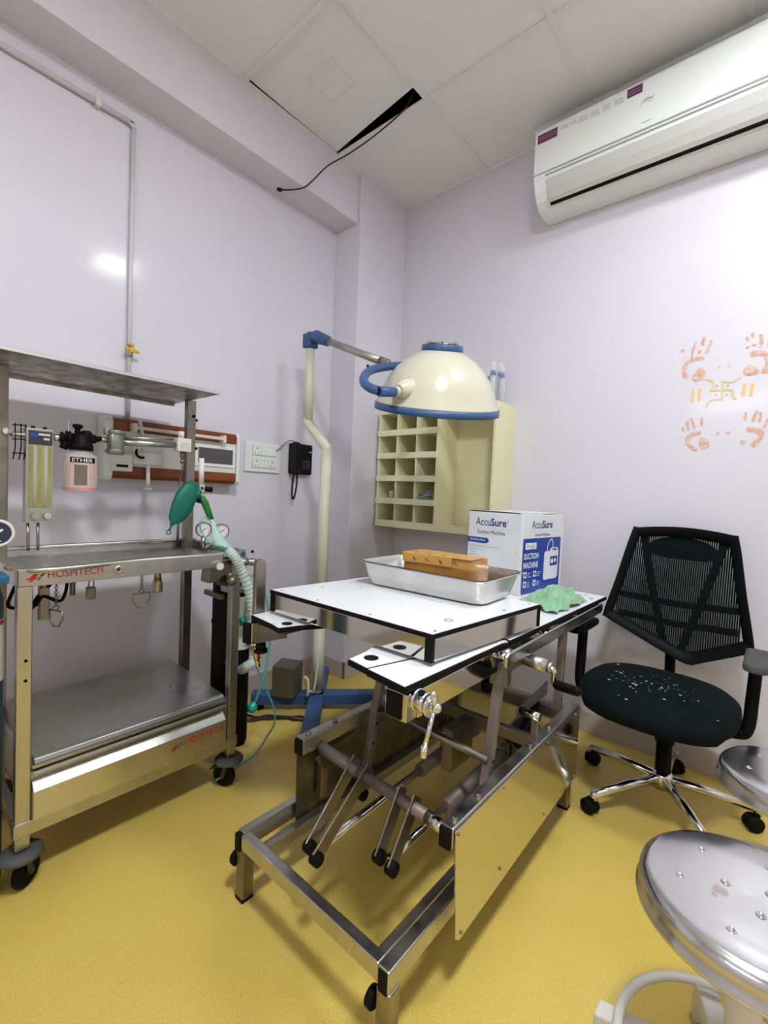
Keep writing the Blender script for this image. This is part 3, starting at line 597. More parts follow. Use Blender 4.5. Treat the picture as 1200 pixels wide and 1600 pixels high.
m = MB(); m.cyl((-.70, 1.385, .545), (-.70, 1.392, .505), .022, n=16); m.cyl((-.70, 1.38, .60), (-.70, 1.386, .545), .012); m.build('stop_knob', M_BLACK, TB, bevel=.004)
# lower top boards (white laminate with black edge)
def board(name, poly, z0, z1, holes=(), xf=None):
    f = xf or (lambda p: p)
    e = MB(); e.prism(poly, lambda a, b, d: f(V((a, b, d))), z0, z1); eo = e.build(name, M_BLACK, TB, bevel=.003)
    cx = sum(p[0] for p in poly)/len(poly); cy_ = sum(p[1] for p in poly)/len(poly)
    ins = []
    n = len(poly)
    for i in range(n):
        p0, p1, p2 = V((*poly[i-1], 0)), V((*poly[i], 0)), V((*poly[(i+1) % n], 0))
        a = (p1-p0).normalized(); b = (p2-p1).normalized()
        na = V((-a.y, a.x, 0)); nb = V((-b.y, b.x, 0)); k_ = (na+nb); k_ = k_/max(.5, k_.dot(na)) if k_.length > 1e-6 else na
        ins.append((p1.x+k_.x*.0035, p1.y+k_.y*.0035))
    s_ = MB(); s_.prism(ins, lambda a, b, d: f(V((a, b, d))), z1-.001, z1+.0012); s_.build('laminate_surface', M_WHITEL, eo)
    return eo
bb = board('lower_top', [(-1.236, 1.16), (-1.236, .818), (-1.116, .806), (-1.066, .796), (-1.046, .86), (-1.0, .95), (-.92, 1.0), (-.85, .99), (-.79, .92), (-.765, .84), (-.757, .772), (-.685, .762), (-.640, .94), (-.553, 1.10), (-.543, 1.20), (-1.1, 1.20)], .735, .750)
cb_ = board('near_corner_top', [(-.683, .757), (-.558, .741), (-.547, 1.20), (-.640, 1.20), (-.645, .90)], .7355, .7515)
board('far_top', [(-1.236, 1.212), (-.546, 1.212), (-.528, 2.112), (-1.236, 2.112)], .735, .750)
m = MB(); m.disc((-1.083, .842, .7515), (0, 0, 1), .016, .001, 24); m.build('bolt_hole', M_BLACK, bb)
m = MB(); m.disc((-.722, .818, .7515), (0, 0, 1), .018, .001, 24); m.build('bolt_hole', M_BLACK, bb)
MB().beam((-1.116, .806, .7514), (-1.09, .88, .7514), .0015, .0005).build('board_joint', M_GREYINK, bb)
m = MB()
for x, y in ((-.58, 1.27), (-.60, 1.36), (-.575, 1.75), (-.56, 2.0), (-.60, 2.06)): m.disc((x, y, .7505), (0, 0, 1), .008, .001, 14)
m.build('screw', M_STEELD, TB)
# raised upper slab
A = [(-1.209, .866), (-.582, .871), (-.532, 1.388), (-1.160, 1.385)]
board('upper_top', A, .817, .829)
def inset(P, d):
    cx = sum(p[0] for p in P)/4; cy_ = sum(p[1] for p in P)/4
    return [(p[0]+(d if p[0] < cx else -d), p[1]+(d if p[1] < cy_ else -d)) for p in P]
m = MB(); m.prism(inset(A, .004), lambda a, b, d: V((a, b, d)), .762, .817); m.build('slab_frame', M_POL, TB, bevel=.0015)
for (x, y) in ((-1.208, .865), (-.581, .870), (-.531, 1.389)):
    sx = 1 if x < -1 else -1
    sy_ = 1 if y < 1.2 else -1
    m = MB(); m.box(x+sx*.0022, x+sx*(.022 if x < -1 else (.024 if y < 1 else .012)), y+sy_*.0022, y+sy_*.014, .7612, .8165); m.build('corner_post', M_BLACK, TB, bevel=.001)
m = MB()
for x, y in ((-1.05, 1.122), (-1.13, 1.02), (-1.005, .889), (-.797, .891), (-.596, .900), (-.575, 1.22), (-1.17, .885), (-.56, 1.36)): m.disc((x, y, .8298), (0, 0, 1), .0045, .0008, 12)
m.build('screw', M_STEELD, TB)
m = MB(); m.torus((-.625, 1.005, .8305), (0, 0, 1), .011, .0012, 20, 6); m.build('screw_ring', M_STEELD, TB)
m = MB()
for x, y in ((-.62, .90), (-.58, 1.33), (-1.15, 1.0)): m.cyl((x, y, .750), (x, y, .763), .008, n=10)
m.build('slab_peg', M_BLACK, TB)
m = MB(); m.box(-1.266, -1.248, .828, .868, .70, .90); 
m2 = MB(); pr = [(.826, .70), (.866, .70), (.866, .905)] + [(.846+.020*math.cos(a*math.pi/8), .905+.020*math.sin(a*math.pi/8)) for a in range(1, 8)] + [(.826, .905)]
m2.prism(pr, lambda a, b, d: V((-1.252+d, a+.005, b)), 0, .016); m2.build('side_post', M_STEELD, TB, bevel=.004)
# ================================================================== THINGS ON THE TABLE
# instrument tray
t = thing('instrument_tray', 'large dented stainless steel tray with flared rim on the raised table top', 'tray', (-.86, 1.29, .830))
def loft(mb, rings, smooth=True, cap0=False, cap1=False):
    n = len(rings[0]); o = len(mb.v)
    mb.add([p for r in rings for p in r], [(i*n+k, i*n+(k+1) % n, (i+1)*n+(k+1) % n, (i+1)*n+k) for i in range(len(rings)-1) for k in range(n)], smooth)
    if cap0: mb.f.append([o+k for k in range(n)]); mb.sm.append(False); mb.mi.append(mb.cur)
    if cap1: mb.f.append([o+(len(rings)-1)*n+k for k in range(n)]); mb.sm.append(False); mb.mi.append(mb.cur)
    return mb
def tray_ring(grow, z, r, dent=0.0):
    # bilinear quad of the tray's footprint, slightly rotated
    hx, hy = .218+grow, .106+grow*.9; cx, cy_ = -.858, 1.296; out = []
    for (a, b) in rrect(-hx, hx, -hy, hy, r, 6):
        dz = 0
        if a > hx*.8 and b < -hy*.5: a -= dent*1.0; dz = -dent*.35
        c, s_ = math.cos(.035), math.sin(.035)
        out.append(V((cx+a*c-b*s_, cy_+a*s_+b*c, z+dz)))
    return out
rings = [tray_ring(-.02, .8335, .03), tray_ring(-.004, .8335, .035), tray_ring(.004, .838, .036), tray_ring(.012, .865, .034, .004), tray_ring(.022, .908, .028, .014), tray_ring(.028, .914, .028, .016), tray_ring(.034, .913, .028, .016), tray_ring(.035, .9105, .028, .016)]
m = MB(); loft(m, rings, cap0=True)
ins = [[p+V((0, 0, .002)) for p in r] for r in rings[:6]]
loft(m, ins, cap0=True)
m.build('pan', M_TRAY, t, recalc=False)
# taped carton
t = thing('carton', 'small orange-brown taped cardboard carton lying in the steel tray', 'box', (-.83, 1.29, .836))
def cart(a, b, z):
    c, s_ = math.cos(.06), math.sin(.06); return V((-.832+a*c-b*s_, 1.300+a*s_+b*c, z))
m = MB(); m.prism([(-.125, -.062), (.125, -.062), (.125, .062), (-.125, .062)], cart, .840, .955); m.build('body', M_CARTON, t, bevel=.005)
m = MB(); m.prism([(-.127, -.064), (.127, -.064), (.127, .064), (-.127, .064)], cart, .880, .925); m.build('brown_tape_band', M_TAPE, t, bevel=.002)
m = MB(); m.prism([(-.13, -.068), (.06, -.070), (.127, -.066), (.127, .03), (-.05, .05), (-.128, .045)], cart, .9545, .9575)
m.prism([(-.13, -.070), (-.02, -.0685), (.06, -.0695), (.06, -.064), (-.13, -.064)], cart, .925, .957); m.build('tape_flap', M_CARTON, t, bevel=.002)
m = MB()
for a in (-.085, -.035, .015, .07):
    p = cart(a, -.0705, .945); m.beam(p, p+V((.010, 0, -.010)), .003, .001, (0, 1, 0))
    p = cart(a, -.055, .9585); m.beam(p, p+V((.004, .010, 0)), .002, .001)
m.build('printed_mark', M_INK, t)
m = MB(); m.prism([(-.004, -.0655), (.0, -.0655), (.02, -.0655), (.004, -.0655)], cart, .85, .92); 
# suction machine box
th = math.radians(-7); eu = V((math.cos(th), math.sin(th), 0)); ev = V((-math.sin(th), math.cos(th), 0)); N0 = V((-.785, 1.795, 0))
t = thing('cardboard_box', 'tall white and navy suction machine box standing on the far table top', 'box', (-.9, 1.95, .7515))
BW, BD, Z0, Z1 = .272, .36, .7515, 1.092
def bx(a, b, z): return N0 - eu*a + ev*b + V((0, 0, z))
m = MB(); m.prism([(0, 0), (BW, 0), (BW, BD), (0, BD)], bx, Z0, Z1-.002); m.build('body', M_CARD, t, bevel=.003)
m = MB(); m.prism([(0.004, 0.004), (BW-.002, 0.006), (BW-.002, BD*.48), (0.004, BD*.49)], bx, Z1-.001, Z1+.0015); 
fl = m.build('lid_flap', M_CARD, t, bevel=.001)
m = MB(); m.prism([(0.004, BD*.51), (BW-.002, BD*.52), (BW-.002, BD-.004), (0.004, BD-.004)], bx, Z1+.0005, Z1+.0035); m.build('lid_flap', M_CARD, t, bevel=.001)
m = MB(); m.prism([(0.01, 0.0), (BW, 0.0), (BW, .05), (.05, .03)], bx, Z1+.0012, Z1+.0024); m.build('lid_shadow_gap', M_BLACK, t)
oL = bx(BW, -.0005, Z0); uL = eu; vL = V((0, 0, 1)); H = Z1-Z0
oR = bx(-.0005, 0, Z0); uR = ev
m = MB()
text(m, 'Accu', oL+uL*.040+vL*(H-.062), uL, vL, .076, .034, bold=.0)
text(m, 'Accu', oR+uR*.075+vL*(H-.062), uR, vL, .085, .034)
m.build('lettering', M_NAVY, t)
m = MB(); text(m, 'Sure', oL+uL*.119+vL*(H-.062), uL, vL, .078, .034, bold=.022); text(m, 'Sure', oR+uR*.163+vL*(H-.062), uR, vL, .088, .034, bold=.022)
text(m, '®', oL+uL*.199+vL*(H-.042), uL, vL, .007, .008); text(m, '®', oR+uR*.254+vL*(H-.042), uR, vL, .009, .008)
m.build('lettering', M_NAVY, t)
m = MB(); text(m, 'Suction Machine', oL+uL*.050+vL*(H-.098), uL, vL, .142, .017); text(m, 'Suction Machine', oR+uR*.105+vL*(H-.096), uR, vL, .128, .014)
m.build('lettering', M_INK, t)
m = MB(); flat(m, oL, uL, vL, [(0.0, H-.140), (.100, H-.140)] + [(.112+.0*k, H-.130+k*.004) for k in (0, 1)] + [(.104, H-.116), (.0, H-.116)]); m.build('specification_banner', M_NAVY2, t)
m = MB(); text(m, 'Specifications', oL+uL*.012+vL*(H-.134), uL, vL, .082, .013, d=.001, bold=.006)
text(m, 'SUCTION', oR+uR*.022+vL*(H-.192), uR, vL, .118, .026, d=.0012, bold=.03)
text(m, 'MACHINE', oR+uR*.022+vL*(H-.230), uR, vL, .118, .026, d=.0012, bold=.03)
m.build('lettering', M_CARD, t)
m = MB()
for i, L in enumerate((.16, .07, .045, .065, .06, .065, .045)):
    x = .012
    while x < L: 
        w_ = random.uniform(.004, .013); frect(m, oL, uL, vL, x, min(x+w_, L+.004), H-.157-i*.013, H-.154-i*.013); x += w_+.002
frect(m, oL, uL, vL, .0, .24, H-.073-.0005, H-.073); frect(m, oR, uR, vL, .02, .34, H-.075, H-.0745)
m.build('small_print', M_GREYINK, t)
m = MB(); flat(m, oR, uR, vL, rrect(.012, .335, .003, H-.104, .008)); m.build('blue_panel', M_NAVY2, t)
m = MB(); frect(m, oR, uR, vL, .030, .120, H-.150, H-.122, .0009)
# line drawing of the suction machine
flat(m, oR, uR, vL, rrect(.190, .250, H-.292, H-.165, .012), .0009)
flat(m, oR, uR, vL, rrect(.236, .318, H-.292, H-.150, .020), .0010)
for (x, z) in ((.030, H-.262), (.108, H-.262), (.030, H-.302), (.108, H-.302)): 
    flat(m, oR, uR, vL, rrect(x-.005, x+.020, z-.008, z+.018, .003), .0009)
    for q in range(3): frect(m, oR, uR, vL, x+.027, x+.027+random.uniform(.015, .035), z+.009-q*.008, z+.0115-q*.008, .0009)
P = spline([V((.215, H-.165, 0)), V((.220, H-.135, 0)), V((.245, H-.113, 0)), V((.262, H-.125, 0)), V((.262, H-.150, 0)), V((.250, H-.170, 0))], 5)
for i in range(len(P)-1):
    d = (P[i+1]-P[i]).normalized(); nn = V((-d.y, d.x, 0))*.0028
    flat(m, oR, uR, vL, [(q.x, q.y) for q in (P[i]+nn, P[i+1]+nn, P[i+1]-nn, P[i]-nn)], .0009)
m.build('machine_drawing', M_CARD, t)
m = MB(); frect(m, oR, uR, vL, .244, .310, H-.232, H-.190, .0014); flat(m, oR, uR, vL, rrect(.262, .300, H-.163, H-.155, .003), .0014)
for (x, z) in ((.030, H-.262), (.108, H-.262), (.030, H-.302), (.108, H-.302)): flat(m, oR, uR, vL, rrect(x+.001, x+.014, z-.001, z+.011, .003), .0014)
m.build('drawing_panel', M_NAVY2, t)
m = MB(); text(m, 'Portable', oR+uR*.045+vL*(H-.144), uR, vL, .058, .014, d=.0015); m.build('lettering', M_GREYINK, t)
m = MB(); flat(m, oR, uR, vL, rrect(.250, .272, H-.222, H-.200, .010), .0018); flat(m, oR, uR, vL, rrect(.280, .298, H-.218, H-.200, .008), .0018); m.build('drawing_dial', M_CARD, t)
m = MB()
rnd = random.Random(5)
for z in (H-.035, H-.060, H-.150, H-.165, H-.22, H-.24): m.beam(oL+uL*(BW-.030+rnd.uniform(0, .01))+vL*z, oL+uL*(BW-.014)+vL*(z-.016), .003, .0012, tuple(ev))
m.build('tape_crease', M_FILM, t)
# crumpled green cloth
def cloth():
    rnd = random.Random(11); n, k = 46, 36; vs_ = []
    from mathutils import noise
    for i in range(n+1):
        for j in range(k+1):
            a, b = i/n*2-1, j/k*2-1
            r = max(abs(a), abs(b)); q = V((a*2.0, b*2.0, 3.1))
            x = -.632 + a*.078 + .016*noise.noise(q*1.3) + b*.005; y = 1.765 + b*.155 + .022*noise.noise(q*1.3+V((5, 0, 0)))
            h = max(0.0, 1-(a*a*.9+b*b*.85))**.6*.050
            fold = max(0, .42-abs(noise.noise(V((a*1.9+b*1.5, b*1.3-a*1.3, .3)))))*.055 + max(0, .3-abs(noise.noise(V((a*3.4-b, b*2.6+a, 2.3)))))*.035
            z = .7535 + h*(.55+.9*abs(noise.noise(V((a*1.7, b*1.4, 9))))) + fold*(1-max(0, r-.85)/.15*.75)
            if x > -.560: z -= (x+.560)*.9
            vs_.append(V((x, y, max(z, .7532) if x < -.545 else z)))
    m = MB(); m.add(vs_, [(i*(k+1)+j, (i+1)*(k+1)+j, (i+1)*(k+1)+j+1, i*(k+1)+j+1) for i in range(n) for j in range(k)], True)
    o = m.build('cloth', M_CLOTH, tag=('crumpled pale green surgical cloth heaped beside the suction machine box', 'cloth'), loc=(-.66, 1.75, .7515))
    s0 = o.modifiers.new('soft', 'SMOOTH'); s0.iterations = 5; s0.factor = .5
    sm = o.modifiers.new('thick', 'SOLIDIFY'); sm.thickness = .0018; sm.offset = 1
    s2 = o.modifiers.new('sub', 'SUBSURF'); s2.levels = 1; s2.render_levels = 1
cloth()
# ================================================================== SURGICAL LAMP
t = thing('operating_lamp', 'cream dome surgical lamp with blue trim on a bent cream pole', 'lamp', (-1.785, 1.603, 0))
LP = t
ctr = V((-1.785, 1.603, 0))
d1 = V((.47, .50, 0)).normalized(); d2 = V((-.54, .57, 0)).normalized()
for dd, L in ((d1, .43), (-d1, .34), (d2, .36), (-d2, .42)):
    m = MB(); sd = V((-dd.y, dd.x, 0))*.036; e = ctr+dd*L
    poly = [ctr-dd*.02+sd, e+sd, e-sd, ctr-dd*.02-sd]
    m.prism([(p.x, p.y) for p in poly], lambda a, b, d: V((a, b, d)), .032, .088)
    fo = m.build('base_leg', M_BLUE, LP, bevel=.004)
    m = MB(); p = e-dd*.04; m.cyl((p.x, p.y, 0), (p.x, p.y, .034), .024, n=16); m.build('foot', M_RUBBER, fo, bevel=.002)
m = MB(); m.lathe((ctr.x, ctr.y, .088), (0, 0, 1), [(0, -.002), (.026, -.002), (.029, .012), (.029, .36), (.0285, .36)], 24)
m.cyl((ctr.x, ctr.y, .40), (ctr.x, ctr.y, 1.375), .0285, n=24); m.cyl((ctr.x, ctr.y, .10), (ctr.x, ctr.y, .42), .0292, n=24)
kx = V((-.135, -.02, 0))
P = [ctr+V((0, 0, 1.36)), ctr+V((0, 0, 1.375)), ctr+kx+V((0, 0, 1.515)), ctr+kx+V((0, 0, 1.53))]
m.tube(P, [.0285, .0285, .0265, .0262], 24)
top = ctr+kx
m.cyl(top+V((0, 0, 1.52)), top+V((0, 0, 1.90)), .0262, .0235, n=24)
m.build('pole', M_CREAMP, LP)
m = MB(); m.cyl((ctr.x+.02, ctr.y-.028, .13), (ctr.x+.024, ctr.y-.034, .13), .008, n=12); m.build('pole_bolt', M_STEELD, LP)
jt = top+V((0, 0, 1.942))
m = MB(); m.box(jt.x-.032, jt.x+.03, jt.y-.030, jt.y+.030, 1.905, 1.978); m.cyl((jt.x, jt.y, 1.97), (jt.x, jt.y, 1.988), .022)
ar0 = V((-1.866, 1.585, 1.953)); ar1 = V((-1.352, 1.555, 1.732)); ad = (ar1-ar0).normalized()
m.cyl(ar0-ad*.02, ar0+ad*.10, .034, .026, n=20)
m.build('elbow_joint', M_BLUE, LP, bevel=.006)
m = MB(); m.cyl(ar0+ad*.09, ar1-ad*.01, .0185, .0175, n=20); arm = m.build('arm', mat('aluminium_arm', (.46, .44, .40), .35, .8), LP)
m = MB(); m.cyl(ar1-ad*.045, ar1+V((0, 0, -.002)), .021, n=16); m.ball(ar1+V((0, 0, -.0)), .021); m.build('arm_socket', M_PINKY, arm)
yk = [(-1.112, 1.283, 1.525), (-1.161, 1.252, 1.538), (-1.234, 1.285, 1.583), (-1.316, 1.403, 1.658), (-1.34, 1.543, 1.713), (-1.335, 1.721, 1.758), (-1.258, 1.906, 1.756), (-1.125, 1.900, 1.691), (-1.04, 1.83, 1.62), (-0.99, 1.74, 1.565)]
m = MB(); m.tube(spline([V(p) for p in yk], 6), .0175, 16); yo = m.build('yoke', M_BLUE, LP)
hb0, hb1 = V((-1.121, 1.250, 1.522)), V((-1.104, 1.318, 1.531)); hd_ = (hb1-hb0).normalized()
m = MB(); m.cyl(hb0, hb1, .0185, n=20); m.build('yoke_hub', M_BLUE, yo)
m = MB(); m.cyl(hb0-hd_*.0015, hb0, .0135, n=16); m.build('tube_opening', M_BLACK, yo)
m = MB(); m.cyl((-1.37, 1.455, 1.70), (-1.372, 1.448, 1.698), .006, n=10); m.build('yoke_screw', M_BLACK, yo)
rc = V((-1.118, 1.618, 1.532)); tl = math.radians(16)
ax = (V((.57, -.82, 0))*math.sin(tl) + V((.76, .65, 0))*.055 + V((0, 0, 1))*math.cos(tl)).normalized()
Rr = .262
prof = [(Rr-.012, .0), (Rr-.002, .004), (Rr-.004, .010), (.250, .022), (.237, .060), (.215, .105), (.184, .148), (.145, .184), (.105, .209), (.084, .220), (.078, .221)]
m = MB(); m.lathe(rc, ax, prof, 64); m.lathe(rc, ax, [(.235, .002), (.21, .07), (.15, .155), (.07, .205), (.0, .21)], 48)
hd = m.build('dome', M_CREAM, LP, recalc=False)
m = MB(); m.lathe(rc, ax, [(Rr-.008, .004), (Rr+.001, .004), (Rr+.002, -.022), (Rr-.004, -.024), (Rr-.010, -.022)], 64, closedprof=True); rm = m.build('rim_band', M_BLUE, hd)
m = MB(); m.lathe(rc, ax, [(0, -.012), (.15, -.016), (Rr-.006, -.010)], 48); m.build('front_glass', mat('frosted_glass', (.6, .6, .58), .3, coat=.5), hd)
m = MB(); m.lathe(rc, ax, [(.0, .216), (.081, .216), (.085, .219), (.085, .240), (.081, .244), (.0, .244)], 40); cap = m.build('top_cap', M_BLUE, hd)
nx = ax.cross(V((0, 0, 1))).normalized(); ny = ax.cross(nx); m = MB()
for k in range(14):
    a = 2*math.pi*k/14; p = rc+ax*.244+(nx*math.cos(a)+ny*math.sin(a))*.062; m.cyl(p, p+ax*(.014 if k % 2 else .009), .0035, n=8)
m.lathe(rc, ax, [(.055, .244), (.055, .251), (.040, .253), (.0, .253)], 24); m.build('cap_bolt', M_STEELD, cap)
pv0 = hb1; pv1 = V((-1.098, 1.401, 1.563)); pd = (pv1-pv0).normalized()
m = MB(); m.cyl(pv0-pd*.002, pv1, .012, n=16); m.cyl(pv0+pd*.004, pv0+pd*.018, .019, n=24); m.lathe(pv0+pd*.026, pd, [(0, 0), (.024, 0), (.030, .010), (.036, .030), (.040, .075), (0, .075)], 24); m.build('pivot_mount', M_CREAM, hd, bevel=.002)
pv0 = V((-.950, 1.700, 1.554)); m = MB(); m.cyl(pv0, pv0+V((-.055, -.03, .005)), .02, n=16); m.build('pivot_mount', M_CREAM, hd)
# power unit on the lamp base and cords
t = thing('power_unit', 'dusty square metal transformer box standing on the blue lamp base', 'box', (-1.86, 1.45, .09))
m = MB(); m.prism([(-1.905, 1.395), (-1.800, 1.455), (-1.865, 1.565), (-1.970, 1.505)], lambda a, b, d: V((a, b, d)), .0885, .245); m.build('case', M_GREYBOX, t, bevel=.004)
m = MB(); m.tube(spline([(-1.775, 1.50, .20), (-1.745, 1.50, .19), (-1.740, 1.50, .13), (-1.76, 1.51, .105), (-1.80, 1.56, .100), (-1.75, 1.545, .12), (-1.735, 1.55, .24), (-1.74, 1.56, .30)], 8), .0065, 8); m.build('cream_cord', M_IVORY, t)
rnd = random.Random(8)
for i in range(4):
    pts = []
    for k in range(9):
        a = k/8; pts.append((-2.06+.36*a+rnd.uniform(-.02, .02), 1.16+.36*a*.9+rnd.uniform(-.035, .035), .006+.003*i))
    m = MB(); m.tube(spline(pts, 8), .0042, 6)
    m.build('floor_cable', M_WIRE, tag=('dark floor cable tangled on the floor before the blue lamp base', 'cable', 'dark cords tangled before the lamp base'), loc=(-1.9, 1.3, 0))
# ================================================================== PIGEONHOLE CABINET
t = thing('wall_cabinet', 'cream wall cabinet with fifteen pigeonholes beside an open tall bay', 'cabinet', (-1.53, WY, .95))
X0, X1, XM, YF, YB, Z0, Z1 = -1.945, -1.128, -1.495, 2.186, 2.405, .950, 1.662
TK = .012
m = MB(); m.box(X0, X1, YB-.008, YB, Z0, Z1); m.build('back_panel', M_CREAMW, t)
m = MB(); m.box(X0, X0+TK, YF, YB-.008, Z0, Z1); m.build('side_panel', M_CREAMW, t, bevel=.001)
m = MB(); m.box(X1-TK-.004, X1, YF, YB-.008, Z0, Z1+.0); m.build('side_panel', M_CREAMW, t, bevel=.001)
m = MB(); m.box(X0+TK, X1-TK, YF, YB-.008, Z1-TK, Z1); m.build('top_panel', M_CREAMW, t, bevel=.001)
m = MB(); m.box(X0+TK, X1-TK, YF, YB-.008, Z0, Z0+TK); m.box(X0, X1-.004, YF-.004, YF+.008, Z0-.004, Z0+.038); m.build('bottom_panel', M_CREAMW, t, bevel=.001)
m = MB(); m.box(XM-.004, XM+.008, YF, YB-.008, Z0+TK, Z1-TK); m.build('divider', M_CREAMW, t, bevel=.001)
pz = [Z0+.036+k*.1405 for k in range(1, 5)]
for k in range(1, 5):
    z = pz[k-1]
    m = MB(); m.box(X0+TK, XM-.004, YF+.004, YB-.008, z-.030, z-.022); m.box(X0-.002, XM+.006, YF-.006, YF+.004, z-.036, z)
    sh = m.build('shelf', M_CREAMW, t, bevel=.001)
    m = MB()
    for c_ in range(3):
        if random.random() < .85: frect(m, (X0+.03+c_*.147, YF-.0065, z-.022), (1, 0, 0), (0, 0, 1), 0, random.uniform(.035, .06), 0, .012)
    m.build('paper_label', M_DIAL, sh)
for x in (X0+.152, X0+.302):
    m = MB(); m.box(x-.004, x+.004, YF, YB-.008, Z0+TK, Z1-TK); m.build('divider', M_CREAMW, t, bevel=.001)
m = MB(); m.tube(spline([(-1.49, YF+.005, .992), (-1.44, YF-.002, .995), (-1.38, YF+.004, .988), (-1.30, YF-.003, .990), (-1.2, YF+.004, .99)], 6), [.006+.003*math.sin(i*1.3) for i in range(25)], 8); m.build('plastic_liner', M_FILM, t)
# things in the cabinet
m = MB(); m.box(-1.862, -1.832, 2.215, 2.25, pz[0]+.0-.022+.0005, pz[0]+.045); m.build('medicine_box', M_PEACH, tag=('tiny upright box in the left pigeonhole of the second lowest row', 'box'), loc=(-1.85, 2.23, pz[0]-.02), bevel=.001)
rnd = random.Random(21)
for i in range(7):
    c = V((-1.565+rnd.uniform(-.035, .028), 2.205+rnd.uniform(0, .03), pz[0]-.006+.008*i)); a = rnd.uniform(-.5, .5); e = rnd.uniform(-.1, .55)
    d = V((math.cos(a)*math.cos(e), -math.sin(a)*.5, math.sin(e))).normalized()
    tp = thing('syringe_pack', 'pale blue wrapped syringe in the filled pigeonhole, second lowest row', 'syringe pack', tuple(c), 'wrapped syringes in the pigeonhole')
    m = MB(); m.beam(c-d*.045, c+d*.045, .026, .003, (rnd.uniform(-.4, .4), .3, 1)); m.build('wrapper', M_SYRW, tp, bevel=.001)
    m = MB(); m.cyl(c-d*.03, c+d*.03, .004, n=8); m.build('barrel', mat('pale_blue_plastic', (.20, .38, .48), .3) if i == 0 else bpy.data.materials['pale_blue_plastic'], tp)
# bottles wrapped in film on the cabinet top
for i, (x, y, h, r) in enumerate(((-1.245, 2.29, .165, .018), (-1.205, 2.27, .195, .018), (-1.178, 2.30, .190, .017), (-1.155, 2.28, .170, .016))):
    lb = ['clear wrapped tube with blue cap, leftmost on the cabinet top', 'clear wrapped tube with blue cap, second from left and tallest on the cabinet', 'clear wrapped tube with blue cap, third from left on the cabinet top', 'clear wrapped tube with blue cap, nearest the cabinet\'s right edge'][i]
    tt = thing('wrapped_tube', lb, 'tube', (x, y, Z1), 'film-wrapped tubes on the cabinet top')
    m = MB(); m.lathe((x, y, Z1+.001), (0, 0, 1), [(0, 0), (r, 0), (r, h*.75), (r*.6, h*.82), (r*.5, h*.84), (0, h*.84)], 16); m.build('tube_body', M_PACK, tt)
    m = MB(); m.lathe((x, y, Z1+h*.80), (0, 0, 1), [(0, 0), (r*.75, 0), (r*.8, .018), (r*.5, .028), (0, .030)], 14); m.build('cap', M_BLUEP, tt)
    m = MB(); rr = random.Random(i); rings = []
    for zz, q in ((0, 1.15), (.3, 1.3), (.7, 1.25), (.95, 1.1), (1.10, .9), (1.2, 1.0)):
        rings.append([V((x+math.cos(a*math.pi/6)*r*q*rr.uniform(.85, 1.2), y+math.sin(a*math.pi/6)*r*q*rr.uniform(.85, 1.2), Z1+.001+h*zz)) for a in range(12)])
    loft(m, rings); m.build('film_wrap', M_FILM, tt)
m = MB(); m.ball((-1.222, 2.262, Z1+.030), .014, 10, (1, .5, 1)); m.build('swab', mat('yellow_swab', (.72, .55, .25), .8), tag=('small yellowish packet among the wrapped tubes on the cabinet', 'packet'), loc=(-1.222, 2.262, Z1))
# ================================================================== OFFICE CHAIR
t = thing('office_chair', 'black mesh-back swivel office chair with speckled seat against the back wall', 'chair', (-.26, 2.03, 0))
CH = t; cc_ = V((-.27, 2.02, 0))
m = MB()
pts = []
for k in range(36):
    a = 2*math.pi*k/36; ex = 2.6
    c, s_ = math.cos(a), math.sin(a)
    pts.append((math.copysign(abs(c)**(2/ex), c), math.copysign(abs(s_)**(2/ex), s_)))
scx, scy = -.298, 1.955
def seat_ring(f, z, sag=0): return [V((scx+p[0]*.255*f, scy+p[1]*.255*f, z + sag*(p[1]*.5-.0) - (.018 if p[1] < -.6 else 0)*f)) for p in pts]
loft(m, [seat_ring(.86, .405), seat_ring(.97, .412), seat_ring(1.0, .432), seat_ring(.985, .455), seat_ring(.90, .472), seat_ring(.70, .478), seat_ring(.35, .476), seat_ring(.02, .475)], cap0=True, cap1=True)
se = m.build('seat', M_FABRIC, CH)
m = MB(); rnd = random.Random(2)
for i in range(85):
    x = scx + rnd.gauss(-.04, .10); y = scy + rnd.gauss(-.0, .085)
    if abs(x-scx) > .2 or abs(y-scy) > .19: continue
    r = rnd.uniform(.0013, .003) if i > 18 else rnd.uniform(.003, .0055); a = rnd.uniform(0, 3)
    fx_ = max(abs((x-scx)/.255), abs((y-scy)/.255))
    zt = .4765 if fx_ < .5 else .4765 - (fx_-.5)*.014
    zt -= .006*max(0, fx_-.72)/.1 + (.018*.8 if (y-scy)/.255 < -.62 else 0)*min(1, fx_)
    m.add([(x+r*math.cos(a+q*1.05)*(1.6 if q % 3 == 0 else 1), y+r*math.sin(a+q*1.05), zt+.0022) for q in range(6)], [list(range(6))])
m.build('dust_speck', M_SPOT, se)
MB().box(scx-.12, scx+.12, scy-.12, scy+.12, .37, .408).build('seat_plate', M_CHPLAST, CH, bevel=.01)
